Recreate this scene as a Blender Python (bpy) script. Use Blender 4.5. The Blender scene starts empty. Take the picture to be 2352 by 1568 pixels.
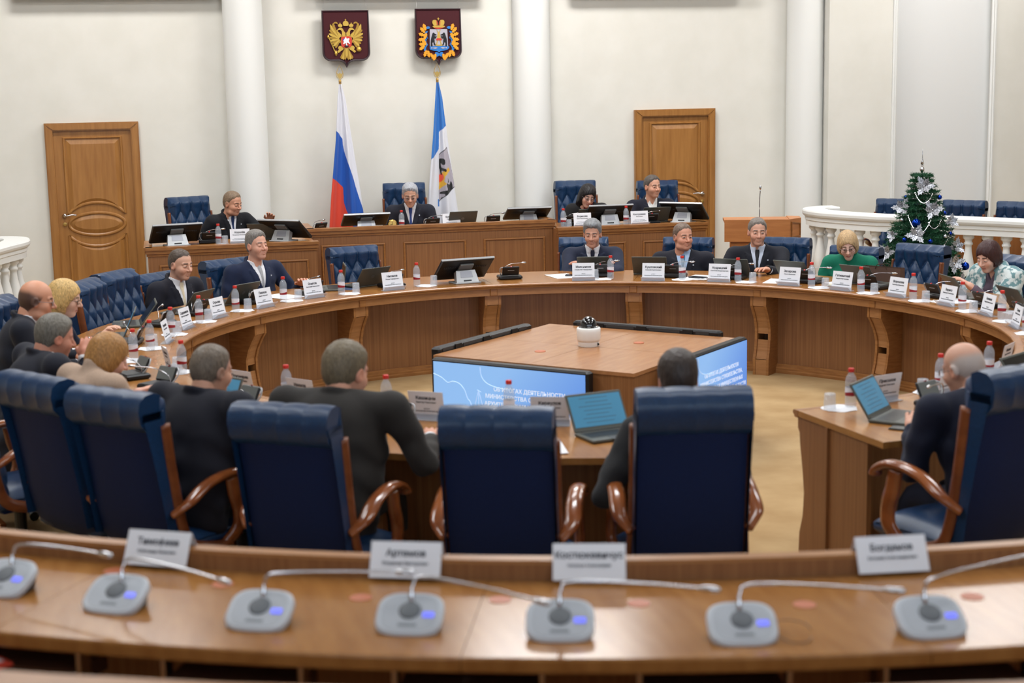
import bpy, bmesh, math, random
import numpy as np
from mathutils import Vector, Matrix
R = math.radians
SC = bpy.context.scene
COL = SC.collection
random.seed(7); np.random.seed(7)

# ---------------------------------------------------------------- camera, world, lights, exposure
CAM = Vector((-2.69, -9.76, 2.37)); YAW, PITCH, ROLL = R(12.5), R(9.365), -0.0190
def cam_axes():
    r2 = lambda v: Vector((v[0]*math.cos(YAW)+v[1]*math.sin(YAW), -v[0]*math.sin(YAW)+v[1]*math.cos(YAW), v[2]))
    cp, sp = math.cos(PITCH), math.sin(PITCH)
    F, U, X = Vector((0, cp, -sp)), Vector((0, sp, cp)), Vector((1, 0, 0))
    c, s = math.cos(ROLL), math.sin(ROLL)
    return r2(X*c+U*s), r2(X*-s+U*c), r2(F)
cx_, cu_, cf_ = cam_axes()
cd = bpy.data.cameras.new('camera'); cam = bpy.data.objects.new('camera', cd); COL.objects.link(cam)
cam.matrix_world = Matrix(((cx_.x, cu_.x, -cf_.x, CAM.x), (cx_.y, cu_.y, -cf_.y, CAM.y), (cx_.z, cu_.z, -cf_.z, CAM.z), (0, 0, 0, 1)))
cd.sensor_width = 36; cd.lens = 3575/2352*36; cd.clip_start = .05; cd.clip_end = 80
cd.dof.use_dof = True; cd.dof.focus_distance = 14.0; cd.dof.aperture_fstop = 2.45
SC.camera = cam
vs = SC.view_settings
SC.display_settings.display_device = 'sRGB'
vs.view_transform = 'Standard'; vs.look = 'None'; vs.gamma = 1; vs.use_curve_mapping = False
vs.exposure = -1.05
w = bpy.data.worlds.new('world'); SC.world = w; w.use_nodes = True
w.node_tree.nodes['Background'].inputs[0].default_value = (.55, .62, .75, 1)
w.node_tree.nodes['Background'].inputs[1].default_value = .25
try:
    cy = SC.cycles; cy.use_denoising = True; cy.use_light_tree = False; cy.max_bounces = 5; cy.diffuse_bounces = 2; cy.glossy_bounces = 2; cy.transmission_bounces = 4; cy.transparent_max_bounces = 8
    cy.caustics_reflective = False; cy.caustics_refractive = False; cy.use_adaptive_sampling = True; cy.adaptive_threshold = .06; cy.sample_clamp_indirect = 8
except Exception: pass
def area(name, loc, sx, sy, power, col=(1, .93, .84), aim=None):
    l = bpy.data.lights.new(name, 'AREA'); l.shape = 'RECTANGLE'; l.size = sx; l.size_y = sy; l.energy = power; l.color = col
    o = bpy.data.objects.new(name, l); COL.objects.link(o); o.location = loc
    if aim is not None: o.rotation_euler = (Vector(aim)-Vector(loc)).to_track_quat('-Z', 'Y').to_euler()
    return o
CEIL = 5.6
# flush ceiling panels of the hall, three warmer ones above the podium, and added cool frontal fill lights at made-up windows behind the camera
for x, p in ((-3.4, 225), (1.0, 335), (6.0, 245)):
    area('podium_light', (x, 5.15, CEIL-.07), 1.7, .8, p, (1, .985, .97))
LAMPS = [(x, y) for y in (2.2, -.9, -4.4, -8.6) for x in (-4.6, 0., 4.6)]
for (x, y) in LAMPS:
    area('panel_light', (x, y, CEIL-.07), 1.9, 1.1, {2.2: 145, -.9: 250, -4.4: 125, -8.6: 30}[y], (.945, .975, 1.))
LAMPS += [(-3.4, 5.15), (1.1, 5.15), (6.0, 5.15)]
FILLX = (-7.2, -3.0, 1.2, 5.4)
for x in FILLX:
    area('daylight', (x, -12.44, 2.75), 2.2, 3.1, 190, (.7, .84, 1.), (x, 0, 2.2))

# ---------------------------------------------------------------- helpers
def lin(c): return tuple((v/12.92 if v <= .04045 else ((v+.055)/1.055)**2.4) for v in [k/255 for k in c])
MATS = {}
def mat(name, rgb=(128, 128, 128), rough=.5, metal=0., emit=None, es=1., trans=0., ior=1.45, coat=0., sheen=0., spec=.5, alpha=1.):
    if name in MATS: return MATS[name]
    m = bpy.data.materials.new(name); m.use_nodes = True
    b = m.node_tree.nodes['Principled BSDF']
    b.inputs['Base Color'].default_value = (*lin(rgb), 1)
    b.inputs['Roughness'].default_value = rough; b.inputs['Metallic'].default_value = metal
    b.inputs['Transmission Weight'].default_value = trans; b.inputs['IOR'].default_value = ior
    b.inputs['Coat Weight'].default_value = coat; b.inputs['Sheen Weight'].default_value = sheen
    b.inputs['Specular IOR Level'].default_value = spec; b.inputs['Alpha'].default_value = alpha
    if emit: b.inputs['Emission Color'].default_value = (*lin(emit), 1); b.inputs['Emission Strength'].default_value = es
    m.diffuse_color = (*lin(rgb), 1)
    MATS[name] = m; return m
def noisy(name, c1, c2, scale=(1, 1, 1), nscale=5., detail=4., rough=.5, bump=0., lo=.35, hi=.65, coord='Object', **kw):
    """two-tone noise material"""
    if name in MATS: return MATS[name]
    m = mat(name, c1, rough, **kw); nt = m.node_tree; N = nt.nodes; L = nt.links
    b = N['Principled BSDF']; tc = N.new('ShaderNodeTexCoord'); mp = N.new('ShaderNodeMapping'); mp.inputs['Scale'].default_value = scale
    nz = N.new('ShaderNodeTexNoise'); nz.inputs['Scale'].default_value = nscale; nz.inputs['Detail'].default_value = detail
    cr = N.new('ShaderNodeValToRGB'); cr.color_ramp.elements[0].position = lo; cr.color_ramp.elements[1].position = hi
    cr.color_ramp.elements[0].color = (*lin(c1), 1); cr.color_ramp.elements[1].color = (*lin(c2), 1)
    L.new(tc.outputs[coord], mp.inputs[0]); L.new(mp.outputs[0], nz.inputs['Vector']); L.new(nz.outputs[0], cr.inputs[0]); L.new(cr.outputs[0], b.inputs['Base Color'])
    if bump:
        bp = N.new('ShaderNodeBump'); bp.inputs['Strength'].default_value = bump; bp.inputs['Distance'].default_value = .01
        L.new(nz.outputs[0], bp.inputs['Height']); L.new(bp.outputs[0], b.inputs['Normal'])
    return m
def attr_mat(name, rough=.5, bump=0., bscale=60., sub=0., sheen=0., coat=0., stretch=None, attr='Col'):
    """base colour from the mesh's own colour attribute"""
    if name in MATS: return MATS[name]
    m = mat(name, (128, 128, 128), rough, sheen=sheen, coat=coat); nt = m.node_tree; N = nt.nodes; L = nt.links; b = N['Principled BSDF']
    a = N.new('ShaderNodeAttribute'); a.attribute_name = attr; L.new(a.outputs['Color'], b.inputs['Base Color'])
    if sub: b.inputs['Subsurface Weight'].default_value = sub; b.inputs['Subsurface Radius'].default_value = (.012, .005, .003); b.inputs['Subsurface Scale'].default_value = .5
    if bump:
        tc = N.new('ShaderNodeTexCoord'); mp = N.new('ShaderNodeMapping'); mp.inputs['Scale'].default_value = stretch or (1, 1, 1)
        if stretch:      # strands of slightly different tone
            n2 = N.new('ShaderNodeTexNoise'); n2.inputs['Scale'].default_value = bscale*3.0; n2.inputs['Detail'].default_value = 3; L.new(tc.outputs['Object'], mp.inputs[0]); L.new(mp.outputs[0], n2.inputs['Vector'])
            mr = N.new('ShaderNodeMapRange'); mr.inputs['From Min'].default_value = .32; mr.inputs['From Max'].default_value = .68; mr.inputs['To Min'].default_value = .62; mr.inputs['To Max'].default_value = 1.25; L.new(n2.outputs[0], mr.inputs['Value'])
            vm = N.new('ShaderNodeVectorMath'); vm.operation = 'SCALE'; L.new(a.outputs['Color'], vm.inputs[0]); L.new(mr.outputs[0], vm.inputs['Scale']); L.new(vm.outputs[0], b.inputs['Base Color'])
        nz = N.new('ShaderNodeTexNoise'); nz.inputs['Scale'].default_value = bscale; L.new(tc.outputs['Object'], mp.inputs[0]); L.new(mp.outputs[0], nz.inputs['Vector'])
        bp = N.new('ShaderNodeBump'); bp.inputs['Strength'].default_value = bump; bp.inputs['Distance'].default_value = .01; L.new(nz.outputs[0], bp.inputs['Height']); L.new(bp.outputs[0], b.inputs['Normal'])
    return m

class MB:
    """collects shapes; mesh(name) makes ONE mesh of them"""
    def __init__(s): s.v = []; s.f = []; s.m = []; s.sm = []; s.mi = 0; s.smooth = False
    def add(s, vs, fs):
        o = len(s.v); s.v += [tuple(p) for p in vs]; s.f += [tuple(i+o for i in f) for f in fs]; s.m += [s.mi]*len(fs); s.sm += [s.smooth]*len(fs); return s
    def box(s, c, d, rz=0., M=None):
        x, y, z = [k/2 for k in d]
        vs = [Vector((a*x, b*y, e*z)) for a in (-1, 1) for b in (-1, 1) for e in (-1, 1)]
        if M is not None: vs = [M @ p for p in vs]
        elif rz:
            q = Matrix.Rotation(rz, 3, 'Z'); vs = [q @ p for p in vs]
        c = Vector(c); return s.add([p+c for p in vs], [(0, 1, 3, 2), (4, 6, 7, 5), (0, 4, 5, 1), (2, 3, 7, 6), (0, 2, 6, 4), (1, 5, 7, 3)])
    def rbox(s, c, d, b=.01, M=None):
        """box with chamfered edges"""
        x, y, z = [k/2 for k in d]; b = min(b, x*.9, y*.9, z*.9); vs = []; fs = []
        ring = [(-x+b, -y), (x-b, -y), (x, -y+b), (x, y-b), (x-b, y), (-x+b, y), (-x, y-b), (-x, -y+b)]
        sh = lambda k: [(px*(1-b*k/x) if abs(px) > 0 else 0, py*(1-b*k/y)) for px, py in ring]
        L = [(sh(1), -z), (ring, -z+b), (ring, z-b), (sh(1), z)]
        for rr, zz in L: vs += [Vector((p[0], p[1], zz)) for p in rr]
        for k in range(3):
            for i in range(8): fs.append((k*8+i, k*8+(i+1) % 8, (k+1)*8+(i+1) % 8, (k+1)*8+i))
        fs.append(tuple(range(7, -1, -1))); fs.append(tuple(range(24, 32)))
        if M is not None: vs = [M @ p for p in vs]
        c = Vector(c); return s.add([p+c for p in vs], fs)
    def lathe(s, prof, n=16, c=(0, 0, 0), M=None, cap=True):
        vs = []; fs = []; c = Vector(c)
        for r, z in prof:
            for i in range(n):
                a = 2*math.pi*i/n; p = Vector((r*math.cos(a), r*math.sin(a), z)); vs.append((M @ p if M is not None else p)+c)
        for k in range(len(prof)-1):
            for i in range(n): fs.append((k*n+i, k*n+(i+1) % n, (k+1)*n+(i+1) % n, (k+1)*n+i))
        if cap:
            fs.append(tuple(range(n-1, -1, -1))); fs.append(tuple(range((len(prof)-1)*n, len(prof)*n)))
        return s.add(vs, fs)
    def sweep(s, path, sec, up=(0, 0, 1), scale=None, closed=False):
        """section (list of (a,b): a along side, b along up) swept along a path of points"""
        P = [Vector(p) for p in path]; n = len(P); k = len(sec); vs = []; fs = []
        for i in range(n):
            t = (P[(i+1) % n]-P[i-1]) if closed else (P[min(i+1, n-1)]-P[max(i-1, 0)])
            t.normalize(); u = Vector(up); sd = t.cross(u)
            if sd.length < 1e-5: sd = Vector((1, 0, 0))
            sd.normalize(); u = sd.cross(t).normalized(); q = scale[i] if scale else 1.
            for a, b in sec: vs.append(P[i]+sd*a*q+u*b*q)
        for i in range(n if closed else n-1):
            for j in range(k):
                a, b = i*k+j, i*k+(j+1) % k; c2, d2 = ((i+1) % n)*k+(j+1) % k, ((i+1) % n)*k+j
                fs.append((a, b, c2, d2))
        if not closed: fs.append(tuple(range(k-1, -1, -1))); fs.append(tuple(range((n-1)*k, n*k)))
        return s.add(vs, fs)
    def tube(s, path, r, n=8, up=(0, 0, 1), scale=None, closed=False):
        return s.sweep(path, [(r*math.cos(2*math.pi*i/n), r*math.sin(2*math.pi*i/n)) for i in range(n)], up, scale, closed)
    def prism(s, poly, d0, d1, M=None):
        """2D outline (x,y) extruded from z=d0 to z=d1; M maps local to thing space"""
        from mathutils.geometry import tessellate_polygon
        n = len(poly); area2 = sum(poly[i][0]*poly[(i+1) % n][1]-poly[(i+1) % n][0]*poly[i][1] for i in range(n))
        if area2 < 0: poly = poly[::-1]
        vs = [Vector((p[0], p[1], d0)) for p in poly]+[Vector((p[0], p[1], d1)) for p in poly]
        T = tessellate_polygon([[Vector((p[0], p[1], 0)) for p in poly]])
        fs = []
        for t in T:
            a, b, c = [Vector((poly[i][0], poly[i][1])) for i in t]
            t = t if (b-a).cross(c-a) > 0 else (t[0], t[2], t[1])
            fs.append((t[2], t[1], t[0])); fs.append((t[0]+n, t[1]+n, t[2]+n))
        fs += [(i, (i+1) % n, (i+1) % n+n, i+n) for i in range(n)]
        if M is not None: vs = [M @ p for p in vs]
        return s.add(vs, fs)
    def arc(s, sec, a0, a1, n=48, caps=True):
        """section of (r,z) points swept round the hall's centre; angles in degrees from +Y, clockwise"""
        k = len(sec); vs = []; fs = []
        for i in range(n+1):
            t = R(a0+(a1-a0)*i/n); sn, cs = math.sin(t), math.cos(t)
            vs += [(r*sn, r*cs, z) for r, z in sec]
        for i in range(n):
            for j in range(k): fs.append((i*k+j, (i+1)*k+j, (i+1)*k+(j+1) % k, i*k+(j+1) % k))
        if caps: fs.append(tuple(range(k))); fs.append(tuple(range(n*k+k-1, n*k-1, -1)))
        return s.add(vs, fs)
    def mesh(s, name, mats=None, fix=True):
        me = bpy.data.meshes.new(name); me.from_pydata([tuple(p) for p in s.v], [], s.f)
        if fix:
            bm = bmesh.new(); bm.from_mesh(me); bmesh.ops.recalc_face_normals(bm, faces=bm.faces); bm.to_mesh(me); bm.free()
        me.polygons.foreach_set('material_index', s.m); me.polygons.foreach_set('use_smooth', s.sm)
        for m in (mats if isinstance(mats, (list, tuple)) else [mats]):
            if m is not None: me.materials.append(m)
        me.update(); return me
    def obj(s, name, mats=None, parent=None, fix=True):
        return link(name, s.mesh(name, mats, fix), parent)
def link(name, data, parent=None, mw=None):
    o = bpy.data.objects.new(name, data); COL.objects.link(o)
    if parent is not None: o.parent = parent
    if mw is not None: o.matrix_basis = mw
    return o
def tag(o, label=None, cat=None, group=None, kind=None):
    for k, v in (('label', label), ('category', cat), ('group', group), ('kind', kind)):
        if v: o[k] = v
    return o
def thing(name, loc, rz, label, cat, group=None):
    o = bpy.data.objects.new(name, None); COL.objects.link(o); o.location = loc; o.rotation_euler = (0, 0, rz); o.empty_display_size = .1
    return tag(o, label, cat, group)
def struct(name, mb, m, parent=None, fix=True):
    o = mb.obj(name, m, parent, fix)
    if parent is None: o['kind'] = 'structure'
    return o
class Kit:
    """parts of a repeated thing: meshes shared between all copies"""
    def __init__(s, name): s.name = name; s.parts = []
    def add(s, name, mb, m, sub=None, mw=None, fix=True):
        s.parts.append([name, mb.mesh(name, m, fix) if isinstance(mb, MB) else mb, mw, []]); return s
    def sub(s, name, mb, m, mw=None): s.parts[-1][3].append((name, mb.mesh(name, m) if isinstance(mb, MB) else mb, mw)); return s
    def put(s, loc, rz, label, cat, group=None, scale=None, name=None, skip=()):
        t = thing(name or s.name, loc, rz, label, cat, group)
        if scale: t.scale = scale
        for n, me, mw, subs in s.parts:
            if n in skip: continue
            o = link(n, me, t, mw)
            for n2, me2, mw2 in subs: link(n2, me2, o, mw2)
        return t
def pol(r, ang, z=0.):
    t = R(ang); return Vector((r*math.sin(t), r*math.cos(t), z))
def inward(ang): return math.pi-R(ang)      # rz so that local +y looks at the hall's centre
def outward(ang): return -R(ang)            # rz so that local +y looks away from the centre
def spline(pts, n=6):
    """Catmull-Rom through points"""
    P = [Vector(p) for p in pts]; out = []
    for i in range(len(P)-1):
        a, b, c, d = P[max(i-1, 0)], P[i], P[i+1], P[min(i+2, len(P)-1)]
        for k in range(n):
            t = k/n; out.append(.5*((2*b)+(c-a)*t+(2*a-5*b+4*c-d)*t*t+(3*b-a-3*c+d)*t**3))
    out.append(P[-1]); return out
TXT = {}
def text_mesh(body, size, m, align='CENTER', bold=0., ext=.0004):
    key = (body, size, m.name, align, bold)
    if key in TXT: return TXT[key]
    c = bpy.data.curves.new('lettering', 'FONT'); c.body = body; c.size = size; c.align_x = align; c.resolution_u = 2; c.extrude = ext; c.offset = bold*size
    o = bpy.data.objects.new('lettering', c); COL.objects.link(o)
    dg = bpy.context.evaluated_depsgraph_get(); dg.update()
    me = bpy.data.meshes.new_from_object(o.evaluated_get(dg)); bpy.data.objects.remove(o); bpy.data.curves.remove(c)
    me.materials.clear(); me.materials.append(m); TXT[key] = me; return me
def join_text(lines, m):
    """several (text, size, z, bold) centred lines on the local xz plane -> one mesh facing -y"""
    V = []; Fc = []
    for body, size, z, bold in lines:
        me = text_mesh(body, size, m, bold=bold); o = len(V)
        V += [(v.co.x, -v.co.z, v.co.y+z) for v in me.vertices]; Fc += [tuple(i+o for i in p.vertices) for p in me.polygons]
    me = bpy.data.meshes.new('lettering'); me.from_pydata(V, [], Fc); me.materials.append(m); return me

# ---------------------------------------------------------------- materials
M_wall = noisy('wall_paint', (228, 225, 215), (233, 230, 221), nscale=3, rough=.85, spec=.2)
M_white = mat('white_paint', (238, 238, 234), .6)
M_ceil = mat('ceiling_paint', (186, 182, 176), .9)
M_niche = mat('niche_paint', (232, 232, 230), .8)
M_carpet = noisy('carpet', (188, 158, 116), (160, 128, 88), nscale=2.6, detail=10, rough=.95, bump=.25, lo=.3, hi=.75, spec=.1)
M_panel = noisy('veneer_vertical', (130, 85, 50), (152, 104, 64), (70, 70, 1.2), 1.0, 3, .42, lo=.3, hi=.7)
M_apron = noisy('veneer_horizontal', (158, 108, 64), (174, 122, 76), (9, 9, 60), 1.0, 3, .34, lo=.3, hi=.7)
M_top = noisy('tabletop_veneer', (152, 100, 50), (172, 119, 64), (14, 2.5, 8), 1.6, 4, .2, lo=.3, hi=.7, spec=.42)
M_mould = noisy('moulding_wood', (142, 92, 50), (164, 112, 64), (10, 10, 60), 1.0, 3, .3, lo=.3, hi=.7)
M_door = noisy('oak_door', (152, 101, 48), (172, 120, 62), (26, 26, 2.2), 1.1, 4, .33, lo=.3, hi=.7)
M_arm = noisy('cherry_wood', (126, 66, 32), (152, 86, 44), (12, 5, 12), 1.2, 3, .2, coat=.5)
M_frame = noisy('dark_cherry', (104, 54, 28), (128, 70, 36), (12, 5, 12), 1.2, 3, .3)
M_leather = noisy('navy_leather', (17, 44, 74), (22, 56, 94), nscale=160, detail=2, rough=.36, bump=.05)
M_leather2 = noisy('navy_back_cloth', (13, 28, 62), (17, 35, 74), nscale=300, detail=2, rough=.6, spec=.2)
M_black = mat('black_plastic', (22, 22, 24), .38)
M_dark = mat('dark_grey_plastic', (52, 54, 56), .45)
M_lid = mat('laptop_grey', (88, 90, 84), .42, metal=.2)
M_silver = mat('silver_plastic', (178, 180, 182), .32, metal=.35)
M_chrome = mat('chrome', (205, 205, 208), .18, metal=1.)
M_brass = mat('brass', (196, 160, 92), .28, metal=1.)
M_paper = mat('paper', (236, 236, 240), .8)
M_ink = mat('ink', (60, 60, 66), .8)
M_red = mat('red_cap', (205, 44, 34), .4)
M_clear = mat('clear_water', (214, 222, 232), .04, alpha=.28)
M_glass = mat('tumbler_glass', (228, 234, 242), .03, alpha=.2)
M_acryl = mat('acrylic', (220, 222, 230), .08, alpha=.45)
# ---------------------------------------------------------------- the room
WY = 7.3
struct('floor', MB().box((0, -3, -.05), (26, 24, .1)), M_carpet)
b = MB(); b.arc([(5.5, .001), (5.5, .2), (7.0, .2), (7.0, .4), (11.5, .4), (11.5, .001)], 112, 262, 60)
struct('floor_riser', b, M_carpet)
struct('floor_dais', MB().box((-.2, 6.3, .06), (4.9, 2.0, .12)), M_carpet)
struct('wall_back', MB().box((-3.5, WY+.1, CEIL/2), (16.8, .2, CEIL)), M_wall)
RY = 6.93
b = MB(); b.box((5.14, RY+.1, CEIL/2), (.78, .2, CEIL)).box((8.97, RY+.1, CEIL/2), (4.3, .2, CEIL)).box((6.175, RY+.1, 4.85), (1.29, .2, 1.5))
b.box((4.79, RY+.34, CEIL/2), (.08, .28, CEIL))
struct('wall_right', b, M_wall)
# arched niche: the spandrels, the recess and its moulded border
NX0, NX1, NZ = 5.53, 6.82, 3.3
nc, nr = (NX0+NX1)/2, (NX1-NX0)/2
arch = [(NX1, 4.15), (NX1, NZ)] + [(nc+nr*math.cos(R(k)), NZ+.62*math.sin(R(k))) for k in range(5, 180, 7)] + [(NX0, NZ), (NX0, 4.15)]
XZ = Matrix(((1, 0, 0, 0), (0, 0, -1, 0), (0, 1, 0, 0), (0, 0, 0, 1)))
def xz(y): return Matrix.Translation((0, y, 0)) @ XZ
struct('wall_niche_spandrel', MB().prism(arch, -.1, .1, xz(RY+.1)), M_wall)
struct('wall_niche_back', MB().box(((NX0+NX1)/2, RY+.15, 2.2), (NX1-NX0, .06, 4.4)), M_niche)
path = [(NX0+.028, RY-.005, .0), (NX0+.028, RY-.005, NZ)] + [(nc-(nr-.028)*math.cos(R(k)), RY-.005, NZ+.59*math.sin(R(k))) for k in range(6, 180, 6)] + [(NX1-.028, RY-.005, NZ), (NX1-.028, RY-.005, 0)]
b = MB(); b.sweep(path, [(-.03, -.012), (-.03, .012), (-.012, .016), (-.004, .006), (.012, .012), (.03, .002), (.03, -.012)], up=(0, -1, 0))
struct('trim_1', b, M_white)
struct('wall_left', MB().box((-10.0, -2.5, CEIL/2), (.2, 20, CEIL)), M_wall)
struct('wall_far_right', MB().box((11.0, -2.5, CEIL/2), (.2, 20, CEIL)), M_wall)
struct('wall_front', MB().box((.5, -12.6, CEIL/2), (22, .2, CEIL)), M_wall)
for k, x in enumerate(FILLX):  # added unseen windows, put in only to carry the cool frontal fill
    t = struct('window_%d' % (k+1), MB().box((x, -12.485, 2.75), (2.2, .01, 3.1)), mat('window_pane', (225, 235, 250), .1))
    for dx, dz, wx, wz in ((0, 1.6, 2.4, .1), (0, -1.6, 2.5, .1), (-1.15, 0, .1, 3.1), (1.15, 0, .1, 3.1)): MB().box((x+dx, -12.46, 2.75+dz), (wx, .08, wz)).obj('window_frame', M_white, t)
struct('ceiling', MB().box((.5, -2.6, CEIL+.05), (22, 20.4, .1)), M_ceil)
for k, x in enumerate((-1.775, 1.35, 4.575)):
    b = MB(); b.smooth = True; b.lathe([(.212, 0), (.21, 2), (.206, 4), (.2, CEIL)], 48, (x, WY-.1, 0), cap=False)
    struct('column', b, M_white)
lk = Kit('ceiling_lamp')
b = MB(); b.box((0, .585, 0), (2.04, .07, .05)).box((0, -.585, 0), (2.04, .07, .05)).box((.985, 0, 0), (.07, 1.1, .05)).box((-.985, 0, 0), (.07, 1.1, .05)); lk.add('frame', b, M_white)
for i, (x, y) in enumerate(LAMPS):
    lk.put((x, y, CEIL-.035), 0, 'flush rectangular ceiling light panel above the hall', 'lamp', 'ceiling light panels', (.9, .75, 1) if y > 5 else None)
# hanging display cases above the podium wall, just over the picture's top edge: they throw the soft shadows there
for x0, x1, lb in ((-4.1, -2.02, 'flat wall banner case hung left of the two crests'), (-1.09, .82, 'flat wall banner case hung above the two crests'), (1.77, 3.9, 'flat wall banner case hung right of the two crests')):
    t = thing('banner_case', ((x0+x1)/2, 7.175, 3.335), 0, lb, 'banner case', 'banner cases above the podium')
    MB().rbox((0, 0, .55), (x1-x0, .06, 1.1), .01).obj('casing', M_white, t)
    MB().box((0, -.034, .55), (x1-x0-.12, .01, .98)).obj('banner_panel', mat('banner_blue', (120, 130, 160), .6), t)
    for s in (-1, 1): MB().box((s*(x1-x0)*.35, .075, .9), (.04, .09, .04)).obj('bracket', M_chrome, t)

# ---------------------------------------------------------------- doors
def door(name, cx, flip):
    t = struct(name, MB().box((cx, WY-.012, 1.0), (.80, .03, 2.0)), M_door)
    W, F, H = .955, .082, 2.062
    y0 = WY-.055
    for part, poly in (('casing_side', [(-W/2, 0), (-W/2+F, 0), (-W/2+F, H-F), (-W/2, H)]), ('casing_side', [(W/2-F, 0), (W/2, 0), (W/2, H), (W/2-F, H-F)]), ('casing_head', [(-W/2, H), (-W/2+F, H-F), (W/2-F, H-F), (W/2, H)])):
        b = MB(); b.prism([(cx+p[0], p[1]) for p in poly], 0, .055, xz(WY)); b.obj(part, M_door, t)
        q = [(cx+p[0], p[1]) for p in poly]; cxx = sum(p[0] for p in q)/4; czz = sum(p[1] for p in q)/4
        b = MB(); b.prism([(cxx+(p[0]-cxx)*(.98 if part == 'casing_head' else .72), czz+(p[1]-czz)*(.72 if part == 'casing_head' else .99)) for p in q], .055, .064, xz(WY)); b.obj('casing_bead', M_door, t)
    ell = [(.287*math.cos(R(k)), 1.0+.118*math.sin(R(k))) for k in range(0, 360, 8)]
    top = [(-.29, 1.905), (.29, 1.905)] + [(.29*math.cos(a)/.94, 1.04+.185*math.sin(a)) for a in [R(k) for k in range(20, 161, 7)]]
    bot = [(.29, .14), (-.29, .14)] + [(-.29*math.cos(a)/.94, .95-.185*math.sin(a)) for a in [R(k) for k in range(20, 161, 7)]]
    for nm, poly, sh in (('upper_panel', top, .045), ('oval_panel', ell, .04), ('lower_panel', bot, .045)):
        pts = [(cx+p[0], WY-.03, p[1]) for p in poly]
        b = MB(); b.sweep(pts, [(-.016, -.004), (-.016, .006), (-.006, .013), (.006, .013), (.016, .004), (.016, -.004)], up=(0, -1, 0), closed=True)
        b.obj('panel_moulding', M_door, t)
        mx = sum(p[0] for p in poly)/len(poly); mz = (max(p[1] for p in poly)+min(p[1] for p in poly))/2
        hx = max(p[0] for p in poly); hz = (max(p[1] for p in poly)-min(p[1] for p in poly))/2
        ins = lambda d: [(cx+p[0]*(1-d/hx), mz+(p[1]-mz)*(1-d/hz)) for p in poly]
        a, c2 = ins(.02), ins(.02+sh); n = len(a)
        b = MB(); b.add([(p[0], WY-.028, p[1]) for p in a]+[(p[0], WY-.043, p[1]) for p in c2], [(i, (i+1) % n, (i+1) % n+n, i+n) for i in range(n)])
        b.prism(c2, .0425, .0431, xz(WY)); b.obj(nm, M_door, t)
    s = -1 if flip else 1
    hx = cx-s*.33
    b = MB(); b.smooth = True; b.lathe([(.024, 0), (.024, .006), (.018, .012), (.009, .016), (.009, .05)], 14, (hx, WY-.03, 1.095), Matrix.Rotation(R(90), 3, 'X'))
    b.tube(spline([(hx, WY-.075, 1.095), (hx+s*.03, WY-.082, 1.097), (hx+s*.08, WY-.08, 1.105), (hx+s*.125, WY-.075, 1.1)]), .008, 8); b.obj('door_handle', M_chrome, t)
    b = MB(); b.lathe([(.02, 0), (.02, .008), (.01, .01)], 14, (hx, WY-.03, 1.005), Matrix.Rotation(R(90), 3, 'X')); b.obj('lock_plate', M_brass, t)
    for z in (1.72, .3): MB().lathe([(.007, -.045), (.007, .045)], 8, (cx+s*.402, WY-.045, z)).obj('hinge', M_brass, t)
door('door_1', -3.385, False); door('door_2', 3.03, True)

# ---------------------------------------------------------------- podium desks
def cornice(b, x0, x1, yf, ztop, ends=(1, 1), yb=None):
    """stepped cornice along the desk front and its ends"""
    for (o, h0, h1) in ((.035, .0, .028), (.022, .028, .05), (.026, .05, .06), (.010, .06, .085)):
        z1, z0 = ztop-h0, ztop-h1
        b.box(((x0+x1)/2, yf-o/2+.04, (z0+z1)/2), (x1-x0+o*(ends[0]+ends[1]), .08+o, z1-z0))
        for e, x in ((ends[0], x0), (ends[1], x1)):
            if e and yb: sx = -1 if x == x0 else 1; b.box((x+sx*(o/2-.02), (yf+yb)/2, (z0+z1)/2), (o+.04, yb-yf, z1-z0))
def panel_frame(t, x0, x1, z0, z1, y, m=None):
    sec = [(-.014, 0), (-.014, .008), (-.004, .014), (.006, .012), (.014, .004), (.014, 0)]
    MB().sweep([(x0, y, z0), (x1, y, z0), (x1, y, z1), (x0, y, z1)], sec, up=(0, -1, 0), closed=True).obj('panel_moulding', M_mould, t)
    MB().box(((x0+x1)/2, y-.002, (z0+z1)/2), (x1-x0-.04, .006, z1-z0-.04)).obj('panel', M_panel, t)
def podium(name, x0, x1, yf, yb, ztop, zdesk, npan, label, ends):
    t = thing(name, ((x0+x1)/2, yf, 0), 0, label, 'podium'); w = x1-x0
    b = MB(); b.box((0, .02, ztop/2-.01), (w, .04, ztop-.02))
    b.box((-w/2+.02, (yb-yf)/2+.0201, ztop/2-.011), (.04, yb-yf-.04, ztop-.024)).box((w/2-.02, (yb-yf)/2+.0201, ztop/2-.011), (.04, yb-yf-.04, ztop-.024)); b.obj('front_panel', M_panel, t)
    b = MB(); cornice(b, -w/2, w/2, 0, ztop, ends, yb-yf); b.obj('cornice', M_mould, t)
    MB().box((0, (yb-yf)/2+.06, zdesk-.015), (w-.09, yb-yf-.1, .03)).obj('desktop', M_top, t)
    b = MB(); b.box((0, -.012, .05), (w+.02, .03, .1)); b.obj('plinth', M_mould, t)
    pw = w/npan
    for k in range(npan): panel_frame(t, -w/2+pw*k+.11, -w/2+pw*(k+1)-.09, .16, ztop-.175, -.001)
    return t
podium('central_podium', -1.29, 1.18, 5.68, 6.35, 1.0, .93, 3, 'tall central wooden podium desk with stepped cornice below the flags', (1, 1))
podium('side_podium', -2.86, -1.292, 5.03, 5.75, .94, .925, 2, 'wooden podium desk standing in front of the door with oval panel beside the white column', (1, 0))
podium('side_podium', 1.182, 2.74, 5.42, 6.12, .94, .925, 2, 'wooden podium desk with two nameplates below the man in open white collar', (0, 1))

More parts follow.
